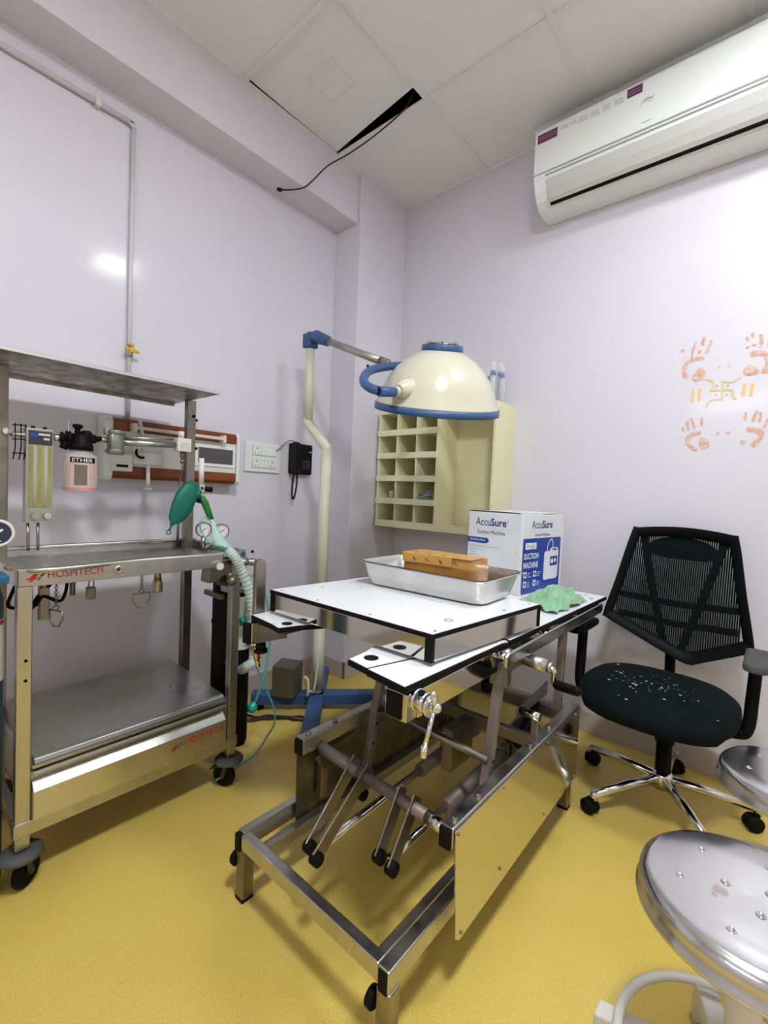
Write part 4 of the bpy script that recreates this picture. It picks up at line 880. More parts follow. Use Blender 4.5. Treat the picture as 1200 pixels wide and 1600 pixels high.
# backrest: frame ring, mesh, Y ribs
def bk(a, b, off=0):   # a: across -1..1, b: height 0..1 -> 3D
    yb = 2.155 + .125*b - .030*(1-abs(a)**2)*(0.2) + .035*(1-a*a)
    return V((-.292 + a, yb + off, b))
outl = [(-.190, 1.030), (-.165, 1.050), (0, 1.062), (.165, 1.045), (.192, 1.020), (.228, .82), (.262, .640), (.255, .618), (.10, .535), (.070, .522), (.03, .528), (-.08, .57), (-.245, .645), (-.262, .668), (-.235, .80)]
def b3(a, z, off=0):
    b = (z-.52)/.54; aa = a/.26
    return V((-.292+a, 2.150+.125*b+.030*(1-aa*aa)+off, z))
oc = []
for p in spline([V((a, z, 0)) for a, z in outl], 5, True): oc.append((p.x, p.y))
nO = len(oc)
def inner(f): 
    return [(a*f[0]+.0, .79+(z-.79)*f[1]) for a, z in oc]
m = MB(); fi = [(a*.86, .800+(z-.800)*.84) for a, z in oc]
loft(m, [[b3(a, z, -.010) for a, z in oc], [b3(a, z, -.012) for a, z in fi], [b3(a, z, .010) for a, z in fi], [b3(a, z, .012) for a, z in oc], [b3(a, z, -.010) for a, z in oc]])
bf = m.build('back_frame', M_CHPLAST, CH, bevel=.0)
# mesh strips (vertical threads) clipped to the frame opening
def inside(a, z, P):
    c = False; n = len(P)
    for i in range(n):
        x1, y1 = P[i]; x2, y2 = P[i-1]
        if (y1 > z) != (y2 > z) and a < (x2-x1)*(z-y1)/(y2-y1)+x1: c = not c
    return c
m = MB(); a = -.215
while a < .215:
    zs = [z/1000 for z in range(560, 1045, 12) if inside(a, z/1000, [(x*1.02, y) for x, y in fi])]
    if len(zs) > 1:
        z0, z1 = zs[0]-.012, zs[-1]+.012; n = 8
        P = [b3(a, z0+(z1-z0)*i/n, -.004) for i in range(n+1)]
        vv = []
        for p in P: vv += [p-V((.0029, 0, 0)), p+V((.0029, 0, 0))]
        m.add(vv, [(2*i, 2*i+1, 2*i+3, 2*i+2) for i in range(n)], True)
    a += .0078
z = .57
while z < 1.03:
    as_ = [x/1000 for x in range(-230, 231, 6) if inside(x/1000, z, [(x_*1.02, y) for x_, y in fi])]
    if as_:
        P = [b3(as_[0]+(as_[-1]-as_[0])*i/8, z, -.003) for i in range(9)]; vv = []
        for p in P: vv += [p-V((0, 0, .0008)), p+V((0, 0, .0008))]
        m.add(vv, [(2*i, 2*i+1, 2*i+3, 2*i+2) for i in range(8)], True)
    z += .0065
me_ = m.build('back_mesh', M_FABRIC, CH); me_['kind'] = 'stuff'
m = MB()
for sx in (-1, 1):
    for i in range(8):
        pass
    P0 = [(sx*.145, 1.01), (sx*.12, .90), (sx*.085, .76), (sx*.05, .64), (sx*.03, .56)]
    for i in range(4):
        (a0, z0), (a1, z1) = P0[i], P0[i+1]; m.beam(b3(a0, z0, .022), b3(a1, z1, .022), .030, .014, (0, 1, 0))
m.build('back_rib', M_CHPLAST, CH, bevel=.003)
m = MB()
for z0 in (.66, .74):
    for i in range(6): 
        a0 = -.21+.07*i; m.beam(b3(a0, z0+.012*abs(a0)/.2, .02), b3(a0+.07, z0+.012*abs(a0+.07)/.2, .02), .026, .010, (0, 1, 0))
m.build('lumbar_bar', M_CHPLAST, CH)
m = MB()
hr = spline([V((a, z, 0)) for a, z in ((-.13, .97), (-.09, 1.005), (0, 1.02), (.09, 1.0), (.13, .96), (.10, .93), (0, .925), (-.10, .935))], 4, True)
loft(m, [[b3(p.x, p.y, .014) for p in hr], [b3(p.x, p.y, .022) for p in hr]], cap0=True, cap1=True); m.build('headrest_pad', M_CHPLAST, CH)
m = MB(); m.tube(spline([(-.285, 2.02, .385), (-.290, 2.17, .395), (-.295, 2.215, .45), (-.295, 2.20, .56)], 5), .020, 10); m.build('back_bracket', M_CHPLAST, CH)
for sx, xp in ((-1, -.566), (1, -.028)):
    m = MB(); m.tube(spline([(xp-sx*.16, 1.93, .395), (xp-sx*.03, 1.93, .398), (xp, 1.935, .425), (xp+sx*.006, 1.955, .52), (xp+sx*.010, 1.975, .625)], 6), [.016]*3+[.019]*22, 10); ao = m.build('arm_post', M_CHPLAST, CH)
    m = MB(); m.prism(rrect(-.036, .036, -.13, .12, .03), lambda a, b, d: V((xp+sx*.012+a, 1.975+b, d-.02*max(0, (b-.08))*4)), .632, .660); m.build('arm_pad', M_GREYR if sx > 0 else M_CHPLAST, ao, bevel=.008)
m = MB(); m.cyl(cc_+V((0, 0, .09)), cc_+V((0, 0, .25)), .027); m.cyl(cc_+V((0, 0, .25)), cc_+V((0, 0, .375)), .033, .045); m.build('gas_column', M_CHPLAST, CH)
m = MB(); m.lathe(cc_, (0, 0, 1), [(0, .075), (.034, .075), (.036, .125), (.030, .135), (0, .135)], 24); m.build('base_hub', M_CHROME, CH)
for k in range(5):
    a = math.radians(18+72*k); d = V((math.cos(a), math.sin(a), 0)); e = cc_+d*.300
    m = MB(); m.tube([cc_+d*.02+V((0, 0, .108)), cc_+d*.15+V((0, 0, .100)), e+V((0, 0, .078))], [.018, .0165, .013], 10); m.cyl(e+V((0, 0, .058)), e+V((0, 0, .090)), .013)
    lg = m.build('base_leg', M_CHROME, CH)
    a2 = a + 1.9 + .5*k; s_ = V((math.cos(a2), math.sin(a2), 0)); f_ = V((-s_.y, s_.x, 0))*.014
    cst = thing  # caster as a part
    m = MB()
    for q in (-1, 1): m.lathe(e+f_+s_*q*.007+V((0, 0, .028)), s_*q, [(0, 0), (.028, 0), (.028, .012), (.022, .016), (0, .016)], 20)
    m.cyl(e+V((0, 0, .035)), e+V((0, 0, .062)), .008, n=10); m.build('caster', M_RUBBER, lg)
# ================================================================== STOOLS
def stool(cx, cy_, zt, R, label, grp='round steel-topped stools'):
    t = thing('round_stool', label, 'stool', (cx, cy_, 0))
    m = MB(); m.lathe((cx, cy_, 0), (0, 0, 1), [(0, zt-.002), (R*.55, zt-.001), (R-.020, zt), (R-.010, zt-.003), (R-.003, zt-.010), (R, zt-.020), (R, zt-.040), (R+.004, zt-.044), (R+.004, zt-.050), (R-.006, zt-.052), (0, zt-.050)], 72)
    st = m.build('seat', M_SEATTOP, t)
    for k in range(6):
        a = math.radians(60*k+18); m = MB(); m.lathe((cx+R*.62*math.cos(a), cy_+R*.62*math.sin(a), zt-.001), (0, 0, 1), [(0, .0), (.004, .0005), (.005, .0015), (.0062, .0015), (.0075, .0)], 16); m.build('dimple', M_CHROME, st)
    for k in range(3):
        a = math.radians(120*k+50); m = MB(); m.lathe((cx+R*.22*math.cos(a), cy_+R*.22*math.sin(a), zt-.001), (0, 0, 1), [(0, .0), (.004, .0005), (.005, .0015), (.0062, .0015), (.0075, .0)], 16); m.build('dimple', M_CHROME, st)
    m = MB(); m.cyl((cx, cy_, .10), (cx, cy_, zt-.05), .026, n=28); m.cyl((cx, cy_, .33), (cx, cy_, zt-.05), .021, n=28); m.build('column', M_WHITEM, t)
    m = MB()
    for k in range(5):
        a = math.radians(107+72*k+STOOL_ROT); d = V((math.cos(a), math.sin(a), 0)); s_ = V((-d.y, d.x, 0))
        pr = [(0, .115), (.10, .112), (.17, .104), (.235, .085), (.240, .0), (.215, .0), (.205, .05), (.150, .070), (.09, .08), (0, .085)]
        m = MB(); m.prism(pr, lambda q, z, w_: V((cx, cy_, z))+d*q+s_*w_, -.020, .020); m.build('leg', M_WHITEM, t, bevel=.004)
    m = MB(); m.torus((cx, cy_, .121), (0, 0, 1), .190, .0095, 56, 12); m.build('foot_ring', M_WHITEM, t)
    return st, t
M_SEATTOP = mat('hammered_seat_steel', (.66, .66, .66), .20, 1.0, rvar=.08, vscale=5, bump=.04, bscale=5)
STOOL_ROT = 0
st, _ = stool(.008, 1.022, .475, .172, 'round steel stool with dimpled seat and stained top in the near right corner')
m = MB(); 
for (x, y, rx, ry) in ((-.035, 1.003, .011, .013), (-.042, .985, .005, .006)):
    m.add([(x+rx*math.cos(q*.5236)*random.uniform(.7, 1.2), y+ry*math.sin(q*.5236)*random.uniform(.7, 1.2), .4752+.0003) for q in range(12)], [list(range(12))])
m.build('reddish_stain', M_STAIN, st)
stool(.085, 1.62, .450, .168, 'round steel stool half out of frame beside the office chair, its top dark with reflections')
# ================================================================== ANAESTHESIA TROLLEY
t = thing('anaesthesia_trolley', 'tall stainless steel anaesthesia trolley on casters by the left wall', 'trolley', (-1.71, .62, 0))
TR = t; XF, XB, YL, YR = -1.52, -1.93, .285, .956
for y0 in (YL, YR-.034): MB().box(XF-.032, XF, y0, y0+.034, .125, .862).build('front_leg', M_STEEL, TR, bevel=.002)
for y0 in (YL+.008, YR-.036): MB().box(XB, XB+.032, y0, y0+.036, .125, 1.511).build('rear_post', M_STEELD, TR, bevel=.002)
m = MB()
for z in (.60, .655): m.cyl((XF-.001, YL+.020, z), (XF+.001, YL+.020, z), .0045, n=12)
m.build('screw_hole', M_BLACK, TR)
# top shelf
m = MB(); m.prism([(-2.065, 1.515), (-2.065, 1.500), (-2.055, 1.500), (-2.055, 1.511), (-1.69, 1.511), (-1.682, 1.511), (-1.682, 1.524), (-1.690, 1.525), (-1.69, 1.516), (-2.065, 1.519)], lambda a, b, d: V((a, d, b)), .10, .935)
m.build('top_shelf', mat('grimy_shelf', (.50, .47, .42), .38, .9, var=.45, vscale=22, rvar=.1), TR)
MB().box(-1.688, -1.677, .10, .940, 1.511, 1.523).build('shelf_edge', mat('bright_shelf_edge', (.80, .80, .79), .2, 1.0), TR, bevel=.002)
m = MB(); m.cyl((-1.899, .957, 1.43), (-1.899, .962, 1.43), .006, n=8); m.cyl((-1.899, .957, 1.31), (-1.899, .964, 1.31), .006, n=8)
m.cyl((-1.897, .945, 1.445), (-1.893, .945, 1.445), .006, n=8); m.build('bolt', M_BLACK, TR)
# middle tray
m = MB(); m.box(XF-.004, XF, YL, .880, .857, .906); m.box(XB-.03, XB-.026, YL+.03, YR+.04, .875, .915); m.box(XB-.03, XF, YL, YL+.004, .857, .904); m.box(XB-.03, XF-.03, YR+.036, YR+.04, .880, .910)
m.box(XB-.03, XF-.002, YL+.002, YR+.038, .880, .884)
tr_ = m.build('tray', M_STEEL, TR, bevel=.0015)
m = MB(); m.tube(spline([(XF-.012, YL+.012, .902), (XF-.018, .60, .903), (XF-.018, .86, .903), (XF-.06, .925, .905), (XB+.02, YR+.025, .910), (XB-.015, YR-.01, .914), (XB-.015, .60, .914), (XB-.015, YL+.05, .912), (XB+.04, YL+.018, .908)], 6, True), .0075, 8); m.build('rolled_edge', M_STEEL, tr_)
MB().box(XF-.12, XF-.0, .882, .955, .893, .905).build('corner_plate', M_STEEL, TR, bevel=.002)
LU, LV = (0, 1, 0), (0, 0, 1)
def logo(mb_r, mb_g, x, y, z, s_):
    o = (x, y, z)
    for q in ([(0, .18), (.30, .30), (.62, .62), (.95, .62), (.78, .34), (.95, .30), (.72, .12), (.66, .12), (.50, -.08), (.25, -.08), (.42, .14), (.2, .12)],): flat(mb_r, o, LU, LV, [(a*s_, b*s_) for a, b in q])
    flat(mb_g, o, LU, LV, [(a*s_, b*s_) for a, b in [(1.0, .34), (1.22, .62), (1.50, .62), (1.26, .34)]]); flat(mb_g, o, LU, LV, [(a*s_, b*s_) for a, b in [(.84, .05), (1.0, .26), (1.22, .26), (1.02, .05)]])
mr, mg = MB(), MB(); logo(mr, mg, XF, .301, .872, .031); text(mr, 'HOSPITECH', (XF, .352, .8765), LU, LV, .137, .020, bold=.003)
mr.build('lettering', M_RED, tr_); mg.build('lettering_mark', M_GREENP, tr_)
m = MB(); m.lathe((XF, .532, .883), (1, 0, 0), [(0, .003), (.006, .003), (.008, .005), (.011, .005), (.013, 0)], 20); kn = m.build('key_lock', M_STEEL, tr_); MB().disc((XF+.003, .532, .883), (1, 0, 0), .005, .001).build('keyhole', mat('maroon_dot', (.12, .02, .02), .4), kn)
# lower cabinet with drawer
MB().box(XB-.02, XF-.008, YL+.034, YR-.035, .205, .352).build('cabinet_body', M_STEEL, TR, bevel=.002)
m = MB(); m.box(XB-.02, XF+.015, YL+.034, .900, .352, .362); m.prism([(XB-.02, .362), (XF+.010, .362), (XF+.006, .374), (XF-.004, .380), (XB-.02, .394)], lambda a, b, d: V((a, d, b)), YL+.040, .898); lid = m.build('lid', mat('lid_steel', (.47, .47, .43), .32, 1.0, var=.22, vscale=4, rvar=.12), TR, bevel=.002)
m = MB(); rnd = random.Random(4)
for i in range(9):
    y = .76+rnd.uniform(0, .09); x = -1.66+rnd.uniform(-.05, .05); m.beam((x, y, .3755+(-1.52-x)*.0335+.0075), (x+rnd.uniform(-.02, .02), y+rnd.uniform(.004, .02), .3755+(-1.52-x)*.0335+.0078), .0022, .0004)
m.build('ink_scribble', M_NAVY2, lid)
MB().box(XF-.01, XF+.020, YL+.034, .902, .333, .346).build('drawer_pull_rail', M_STEEL, TR, bevel=.005)
m = MB(); m.prism([(XF+.004, .208), (XF+.026, .212), (XF+.026, .292), (XF-.002, .316), (XF-.008, .316), (XF-.008, .208)], lambda a, b, d: V((a, d, b)), YL+.036, .897); dr = m.build('drawer', mat('drawer_steel', (.66, .65, .62), .30, 1.0, rvar=.08, vscale=5), TR, bevel=.001)
mr, mg = MB(), MB(); logo(mr, mg, XF+.0265, .692, .252, .030); text(mr, 'HOSPITECH', (XF+.0265, .742, .258), LU, LV, .140, .021, bold=.003)
mr.build('lettering', M_RED, dr); mg.build('lettering_mark', M_GREENP, dr)
m = MB(); m.box(XF-.025, XF+.004, YL-.004, YR+.004, .163, .203); m.build('bottom_rail', M_STEEL, TR, bevel=.002)
m = MB(); m.box(XB, XB+.025, YL, YR, .163, .203); m.build('bottom_rail', M_STEELD, TR, bevel=.002)
for y in (YL, YR-.025): MB().box(XB, XF, y, y+.025, .166, .200).build('bottom_rail', M_STEELD, TR, bevel=.002)
# casters
for x, y, a in ((XF-.016, YL+.017, -.9), (XF-.016, YR-.017, .5), (XB+.016, YL+.025, .2), (XB+.016, YR-.018, -.3)):
    d = V((math.cos(a), math.sin(a), 0)); s_ = V((-d.y, d.x, 0)); c = V((x, y, 0)); wv = c - d*.018
    m = MB(); m.lathe(c, (0, 0, 1), [(.012, .122), (.040, .122), (.052, .112), (.053, .104), (.046, .100), (.012, .102)], 32, closedprof=True); bp = m.build('caster_bumper', M_GREYR, TR)
    m = MB(); m.torus(wv+V((0, 0, .045)), s_, .033, .012, 28, 12); m.lathe(wv+V((0, 0, .045))-s_*.009, s_, [(0, 0), (.028, 0), (.028, .018), (0, .018)], 24); wh = m.build('caster_wheel', M_RUBBER, TR)
    m = MB()
    for q in (-1, 1): m.beam(c+s_*q*.018+V((0, 0, .104)), wv+s_*q*.018+V((0, 0, .042)), .016, .003, tuple(s_))
    m.cyl(c+V((0, 0, .098)), c+V((0, 0, .13)), .012, n=14); m.cyl(wv-s_*.021+V((0, 0, .045)), wv+s_*.021+V((0, 0, .045)), .007, n=10)
    m.beam(wv-d*.01+V((0, 0, .080)), wv-d*.055+V((0, 0, .062)), .026, .004); m.build('caster_fork', mat('dark_fork', (.08, .075, .07), .5, .5) if not bpy.data.materials.get('dark_fork') else bpy.data.materials['dark_fork'], TR)
# crossbar carrying flowmeter, vaporiser and pipe
XC = -1.845
m = MB(); m.cyl((XC, .33, 1.290), (XC, .445, 1.292), .009); m.cyl((-1.913, .34, 1.292), (-1.85, .36, 1.292), .007); m.cyl((XC, .432, 1.291), (XC, .462, 1.294), .011); m.cyl((XC, .565, 1.300), (XC, .600, 1.302), .010); m.cyl((XC, .650, 1.300), (XC, .845, 1.310), .0125); m.cyl((XC-.004, .655, 1.318), (XC-.004, .84, 1.332), .005); m.cyl((XC, .61, 1.30), (XC, .66, 1.30), .011)
m.build('gas_manifold_pipe', M_STEEL, TR)
m = MB(); m.cyl((-1.893, .322, 1.30), (-1.885, .322, 1.30), .010, n=14); m.build('bolt', M_CHROME, TR)
m = MB(); m.box(XC-.024, XC+.018, .361, .434, 1.008, 1.314); fm = m.build('flowmeter', mat('flowmeter_frame', (.40, .41, .34), .3, .6), TR, bevel=.002)
MB().box(XC+.017, XC+.021, .367, .429, 1.060, 1.262).build('flowmeter_window', M_GLASSY, fm, bevel=.001)
MB().box(XC+.016, XC+.0215, .367, .430, 1.262, 1.306).build('flowmeter_header', mat('dark_header', (.03, .035, .04), .3), fm)
m = MB()
for y in (.384, .413): m.cyl((XC+.020, y, 1.062), (XC+.020, y, 1.258), .0055, n=12)
m.build('gauge_tube', M_GLASS, fm)
m = MB()
for y in (.373, .398, .424):
    for k in range(22): frect(m, (XC+.0212, y-.003, 1.07+k*.0085), LU, LV, 0, .006 if k % 5 == 0 else .004, 0, .0010, .0004)
m.build('scale_mark', M_INK, fm)
m = MB(); frect(m, (XC+.0216, .372, 1.285), LU, LV, 0, .018, 0, .014); m.build('blue_label', M_NAVY2, fm)
m = MB(); frect(m, (XC+.0217, .392, 1.292), LU, LV, 0, .032, 0, .007, .0006); frect(m, (XC+.0217, .406, 1.278), LU, LV, 0, .016, 0, .007, .0006); m.build('header_print', M_GREYF, fm)
for y in (.384, .416):
    m = MB(); m.cyl((XC+.018, y, 1.032), (XC+.040, y, 1.032), .0085, .010, n=16); m.build('control_knob', M_CHROME if y > .4 else M_STEEL, fm)
    m = MB(); m.cyl((XC, y-.002, 1.314), (XC, y-.002, 1.322), .006, n=10); m.build('cap_nut', M_BLACK, fm)
m = MB(); m.cyl((XC, .371, 1.010), (XC, .373, .915), .0042); m.cyl((XC, .398, 1.010), (XC, .399, .915), .0042); m.build('feed_tube', M_STEELD, TR)
m = MB(); 
for k in range(3): m.tube(spline([(-1.86, .332, 1.32-.045*k), (-1.83, .360, 1.318-.045*k), (-1.845, .365, 1.30-.05*k)], 5), .0018, 6)
for y in (.335, .350, .362): m.tube([(-1.84, y, 1.325), (-1.835, y, 1.25), (-1.84, y-.004, 1.21)], .0018, 6)
m.build('wire_basket', M_BLACK, TR)
# ether vaporiser and bottle
m = MB(); m.cyl((XC, .462, 1.293), (XC, .500, 1.295), .011); m.cyl((XC, .458, 1.293), (XC, .464, 1.293), .021, n=8); m.cyl((XC, .474, 1.292), (XC, .484, 1.292), .028, n=20); m.cyl((XC, .458, 1.27), (XC, .478, 1.262), .010)
m.lathe((XC, .517, 0), (0, 0, 1), [(0, 1.256), (.038, 1.256), (.038, 1.275), (.034, 1.279), (.034, 1.305), (.030, 1.312), (0, 1.314)], 28)
m.cyl((XC, .545, 1.298), (XC, .580, 1.302), .0105); m.cyl((XC, .535, 1.30), (XC, .56, 1.30), .016)
m.lathe((XC, .507, 0), (0, 0, 1), [(.010, 1.312), (.008, 1.328), (.016, 1.336), (.016, 1.342), (.012, 1.345), (0, 1.346)], 18); m.lathe((XC, .533, 0), (0, 0, 1), [(.018, 1.308), (.018, 1.320), (.012, 1.326), (0, 1.327)], 18)
vp = m.build('vaporiser_head', M_BLACK, TR)
MB().beam((XC+.012, .476, 1.315), (XC+.014, .475, 1.352), .006, .002, (0, 1, 0)).build('pointer', M_CHROME, vp)
m = MB(); m.lathe((XC, .517, 0), (0, 0, 1), [(0, 1.112), (.046, 1.112), (.050, 1.118), (.050, 1.225), (.046, 1.240), (.032, 1.248), (.030, 1.256)], 36); bt = m.build('ether_bottle', M_GLASS, TR)
def cyl_label(mb, c, R, a0, a1, z0, z1, d=.0006, n=14):
    vs_ = []
    for i in range(n+1):
        a = a0+(a1-a0)*i/n
        for z in (z0, z1): vs_.append((c[0]+(R+d)*math.cos(a), c[1]+(R+d)*math.sin(a), z))
    mb.add(vs_, [(2*i, 2*i+2, 2*i+3, 2*i+1) for i in range(n)], True)
AV = math.atan2(-.517, 1.845)
m = MB(); cyl_label(m, (XC, .517), .050, AV-.95, AV+1.45, 1.122, 1.238); lb = m.build('label', M_PEACH, bt)
m = MB(); cyl_label(m, (XC, .517), .050, AV-.62, AV+.95, 1.212, 1.230, .0010); m.build('label_banner', M_BLACK, bt)
m = MB(); tx = MB(); text(tx, 'ETHER', (0, 0, 0), (1, 0, 0), (0, 1, 0), .062, .012, bold=.01)
m.add([V((XC+.0515*math.cos(AV-.48+p.x/.050), .517+.0515*math.sin(AV-.48+p.x/.050), 1.215+p.y)) for p in tx.v], tx.f); m.build('lettering', M_CARD, bt)
m = MB(); cyl_label(m, (XC, .517), .050, AV-.35, AV+.40, 1.135, 1.205, .0011); m.build('label_window', mat('bottle_window', (.16, .13, .10), .15, coat=.6), bt)
m = MB(); cyl_label(m, (XC, .517), .050, AV-1.4, AV+1.4, 1.117, 1.128, .0012)
for k in range(7):
    for c_ in (-.85, -.62, .62, .86): cyl_label(m, (XC, .517), .050, AV+c_-.06, AV+c_+.05, 1.138+k*.010, 1.141+k*.010, .0012, 3)
m.build('label_scale', M_PINKL, bt)
# valve block in the middle of the pipe and the white test block
m = MB(); m.cyl((XC, .627, 1.252), (XC, .627, 1.340), .028, n=18); m.lathe((XC, .627, 0), (0, 0, 1), [(0, 1.256), (.034, 1.256), (.034, 1.270), (0, 1.270)], 10); m.lathe((XC, .627, 0), (0, 0, 1), [(0, 1.325), (.034, 1.325), (.034, 1.338), (0, 1.338)], 10); m.cyl((XC, .600, 1.343), (XC, .600, 1.32), .014, n=10)
m.build('valve_block', mat('olive_valve', (.33, .35, .28), .3, .8, var=.3), TR, bevel=.002)
m = MB(); m.box(XC-.02, XC+.022, .845, .902, 1.286, 1.340); bl = m.build('test_block', M_WHITEM, TR, bevel=.003)
m = MB(); m.cyl((XC, .868, 1.34), (XC, .868, 1.368), .012, n=18); m.build('test_port', M_WHITEM, bl)
m = MB(); rnd = random.Random(9)
for r_ in range(4):
    y = .858
    while y < .892: 
        L = rnd.uniform(.003, .008); frect(m, (XC+.0225, y, 1.296+r_*.008), LU, LV, 0, L, 0, .0022); y += L+.0015
m.build('block_print', M_GREYINK, bl)
m = MB()
for y in (.861, .873): m.disc((XC+.0115, y, 1.348), (1, 0, 0), .0018, .001, 8)
m.build('port_hole', M_BLACK, bl)
m = MB(); m.cyl((XC, .875, 1.286), (XC, .875, 1.262), .010, n=8); m.cyl((XC, .875, 1.265), (XC, .875, 1.18), .0035); m.cyl((XC, .868, 1.185), (XC, .864, .915), .0045); m.cyl((XC, .875, 1.255), (XC, .875, 1.240), .008, n=8)
m.cyl((XC, .72, .918), (XC, .90, .925), .003); m.build('drop_tube', M_STEELD, TR)
# fittings beneath the tray
m = MB(); m.box(-1.62, -1.60, .352, .376, .74, .835); m.cyl((-1.61, .364, .858), (-1.61, .364, .83), .010); m.cyl((-1.61, .353, .85), (-1.61, .353, .74), .004); m.build('regulator', M_STEELD, TR, bevel=.002)
m = MB(); m.tube(spline([(-1.60, .300, .86), (-1.60, .280, .80), (-1.60, .300, .785), (-1.60, .34, .785), (-1.60, .36, .81), (-1.60, .40, .79), (-1.60, .415, .815), (-1.60, .42, .86)], 6), .0048, 8); m.tube(spline([(-1.61, .40, .86), (-1.61, .35, .81), (-1.61, .335, .775), (-1.61, .325, .79)], 5), .005, 8); m.build('rubber_hose', M_RUBBER, TR)
m = MB(); m.cyl((-1.62, .438, .856), (-1.62, .438, .80), .008, n=8); m.cyl((-1.62, .438, .858), (-1.62, .438, .84), .013, n=8); m.build('nozzle', M_STEELD, TR)
m = MB(); m.cyl((-1.65, .705, .858), (-1.65, .705, .815), .012, n=18); m.lathe((-1.65, .705, 0), (0, 0, 1), [(0, .768), (.016, .768), (.018, .775), (.016, .788), (.018, .795), (.015, .806), (.012, .82), (0, .82)], 18); m.build('oxygen_outlet', mat('dull_brass', (.45, .41, .28), .35, .9), TR)
def hook(y, x, z0, tilt, lab):
    q = thing('chain_hook', lab, 'hook', (x, y, z0), 'chained ring hooks under the trolley tray')
    m = MB(); k = 0; z = z0
    while z > z0-.060: m.torus((x, y, z), (1, 0, 0) if k % 2 else (0, 1, 0), .0042, .0013, 10, 6); z -= .0072; k += 1
    m.build('chain', M_STEELD, q)
    m = MB(); c = V((x, y, z0-.075)); m.torus(c+V((0, 0, .008)), (1, 0, 0), .0075, .002, 12, 6)
    s_ = V((0, math.cos(tilt), math.sin(tilt)*.3)) if tilt < 1.2 else V((.9, .35, 0)).normalized()
    P = [c+s_*-.028, c+s_*.028, c+s_*.026+V((0, 0, -.022)), c+s_*.013+V((0, 0, -.046)), c+s_*-.011+V((0, 0, -.048)), c+s_*-.026+V((0, 0, -.025))]
    m.tube(P, .0026, 8, closed=True); m.build('ring', M_STEELD, q)
hook(.632, -1.60, .856, 0, 'D-shaped steel ring on a chain under the middle of the tray')
hook(.388, -1.585, .842, 1.3, 'twisted steel ring on a chain near the left front leg of the trolley')
q = thing('padlock', 'small dark padlock hanging under the trolley tray', 'padlock', (-1.60, .482, .83))
m = MB(); m.box(-1.612, -1.590, .470, .494, .785, .822); m.build('lock_body', M_STEELD, q, bevel=.003); m = MB(); m.tube(spline([(-1.60, .475, .82), (-1.60, .478, .842), (-1.60, .488, .842), (-1.60, .490, .82)], 4), .002, 6); m.tube([(-1.60, .482, .843), (-1.60, .486, .858)], .0012, 5); m.build('shackle', M_STEELD, q)
# right-end yoke with knobs
m = MB(); m.prism([(.845, .892), (.962, .892), (.962, .835), (.90, .822), (.862, .80), (.835, .80)], lambda a, b, d: V((-1.545+d, a, b)), -.05, .006); yk_ = m.build('cylinder_yoke', M_STEELD, TR, bevel=.003)
m = MB(); m.cyl((-1.540, .868, .868), (-1.515, .862, .866), .018, n=20); m.cyl((-1.515, .862, .866), (-1.498, .858, .865), .014, n=20); m.build('yoke_screw', M_STEEL, yk_); MB().disc((-1.499, .8585, .865), (1, -.24, -.06), .0125, .002).build('screw_cap', M_WHITEM, yk_)
m = MB(); m.cyl((-1.53, .95, .868), (-1.525, .985, .868), .016, n=18); m.cyl((-1.525, .985, .868), (-1.52, 1.008, .866), .012, n=18); m.cyl((-1.522, .998, .866), (-1.520, 1.012, .8655), .015, n=18); oo = m.build('gas_outlet', M_STEEL, yk_); MB().cyl((-1.5205, 1.0115, .8655), (-1.520, 1.0132, .8655), .010, n=16).build('outlet_bore', M_BLACK, oo)
m = MB(); m.beam((-1.515, .895, .873), (-1.512, .938, .884), .005, .010, (1, 0, 0)); m.build('lever', M_BLACK, yk_)
m = MB(); m.box(-1.60, -1.57, .90, .98, .78, .83); m.ball((-1.53, .925, .80), .02, 10); m.cyl((-1.545, .92, .83), (-1.545, .94, .79), .014); m.build('pressure_fitting', M_RUST, yk_)
m = MB(); m.cyl((-1.56, 1.03, .905), (-1.56, 1.03, .895), .006, n=8); m.build('screw', M_BLACK, yk_)
# gauges at the right end
for (x, y, z, ay, lab) in ((-1.70, .898, .980, .15, 'a'), (-1.70, .975, .972, -.05, 'b')):
    d = V((.96, -.30+ay*.3, 0)).normalized(); c = V((x, y, z))
    m = MB(); m.lathe(c-d*.012, d, [(0, 0), (.028, 0), (.030, .006), (.030, .020), (.027, .022), (.025, .018), (0, .018)], 32); m.cyl(c+V((0, 0, -.028)), c+V((0, 0, -.075)) if lab == 'a' else c+V((0, -.01, -.045)), .0085, n=14)
    if lab == 'b': m.cyl(c+V((0, -.01, -.04)), c+V((0, -.075, -.065)), .007)
    go = m.build('pressure_gauge', M_STEELD, TR)
    m = MB(); m.disc(c+d*.0062, d, .0248, .0006, 28); m.build('dial', M_DIAL, go)
    m = MB(); sd = V((-d.y, d.x, 0)); m.beam(c+d*.0078-sd*.012-V((0, 0, .008)), c+d*.0078+sd*.010+V((0, 0, .007)), .0022, .0008, tuple(d))
    for k in range(24):
        a = math.radians(-45+270*k/23); p = c+d*.0072+sd*math.cos(a)*.021+V((0, 0, math.sin(a)*.021)); m.beam(p, p*1.0+(c+d*.0072-p)*.16, .0008, .0004, tuple(d))
    m.build('needle', M_INK, go)
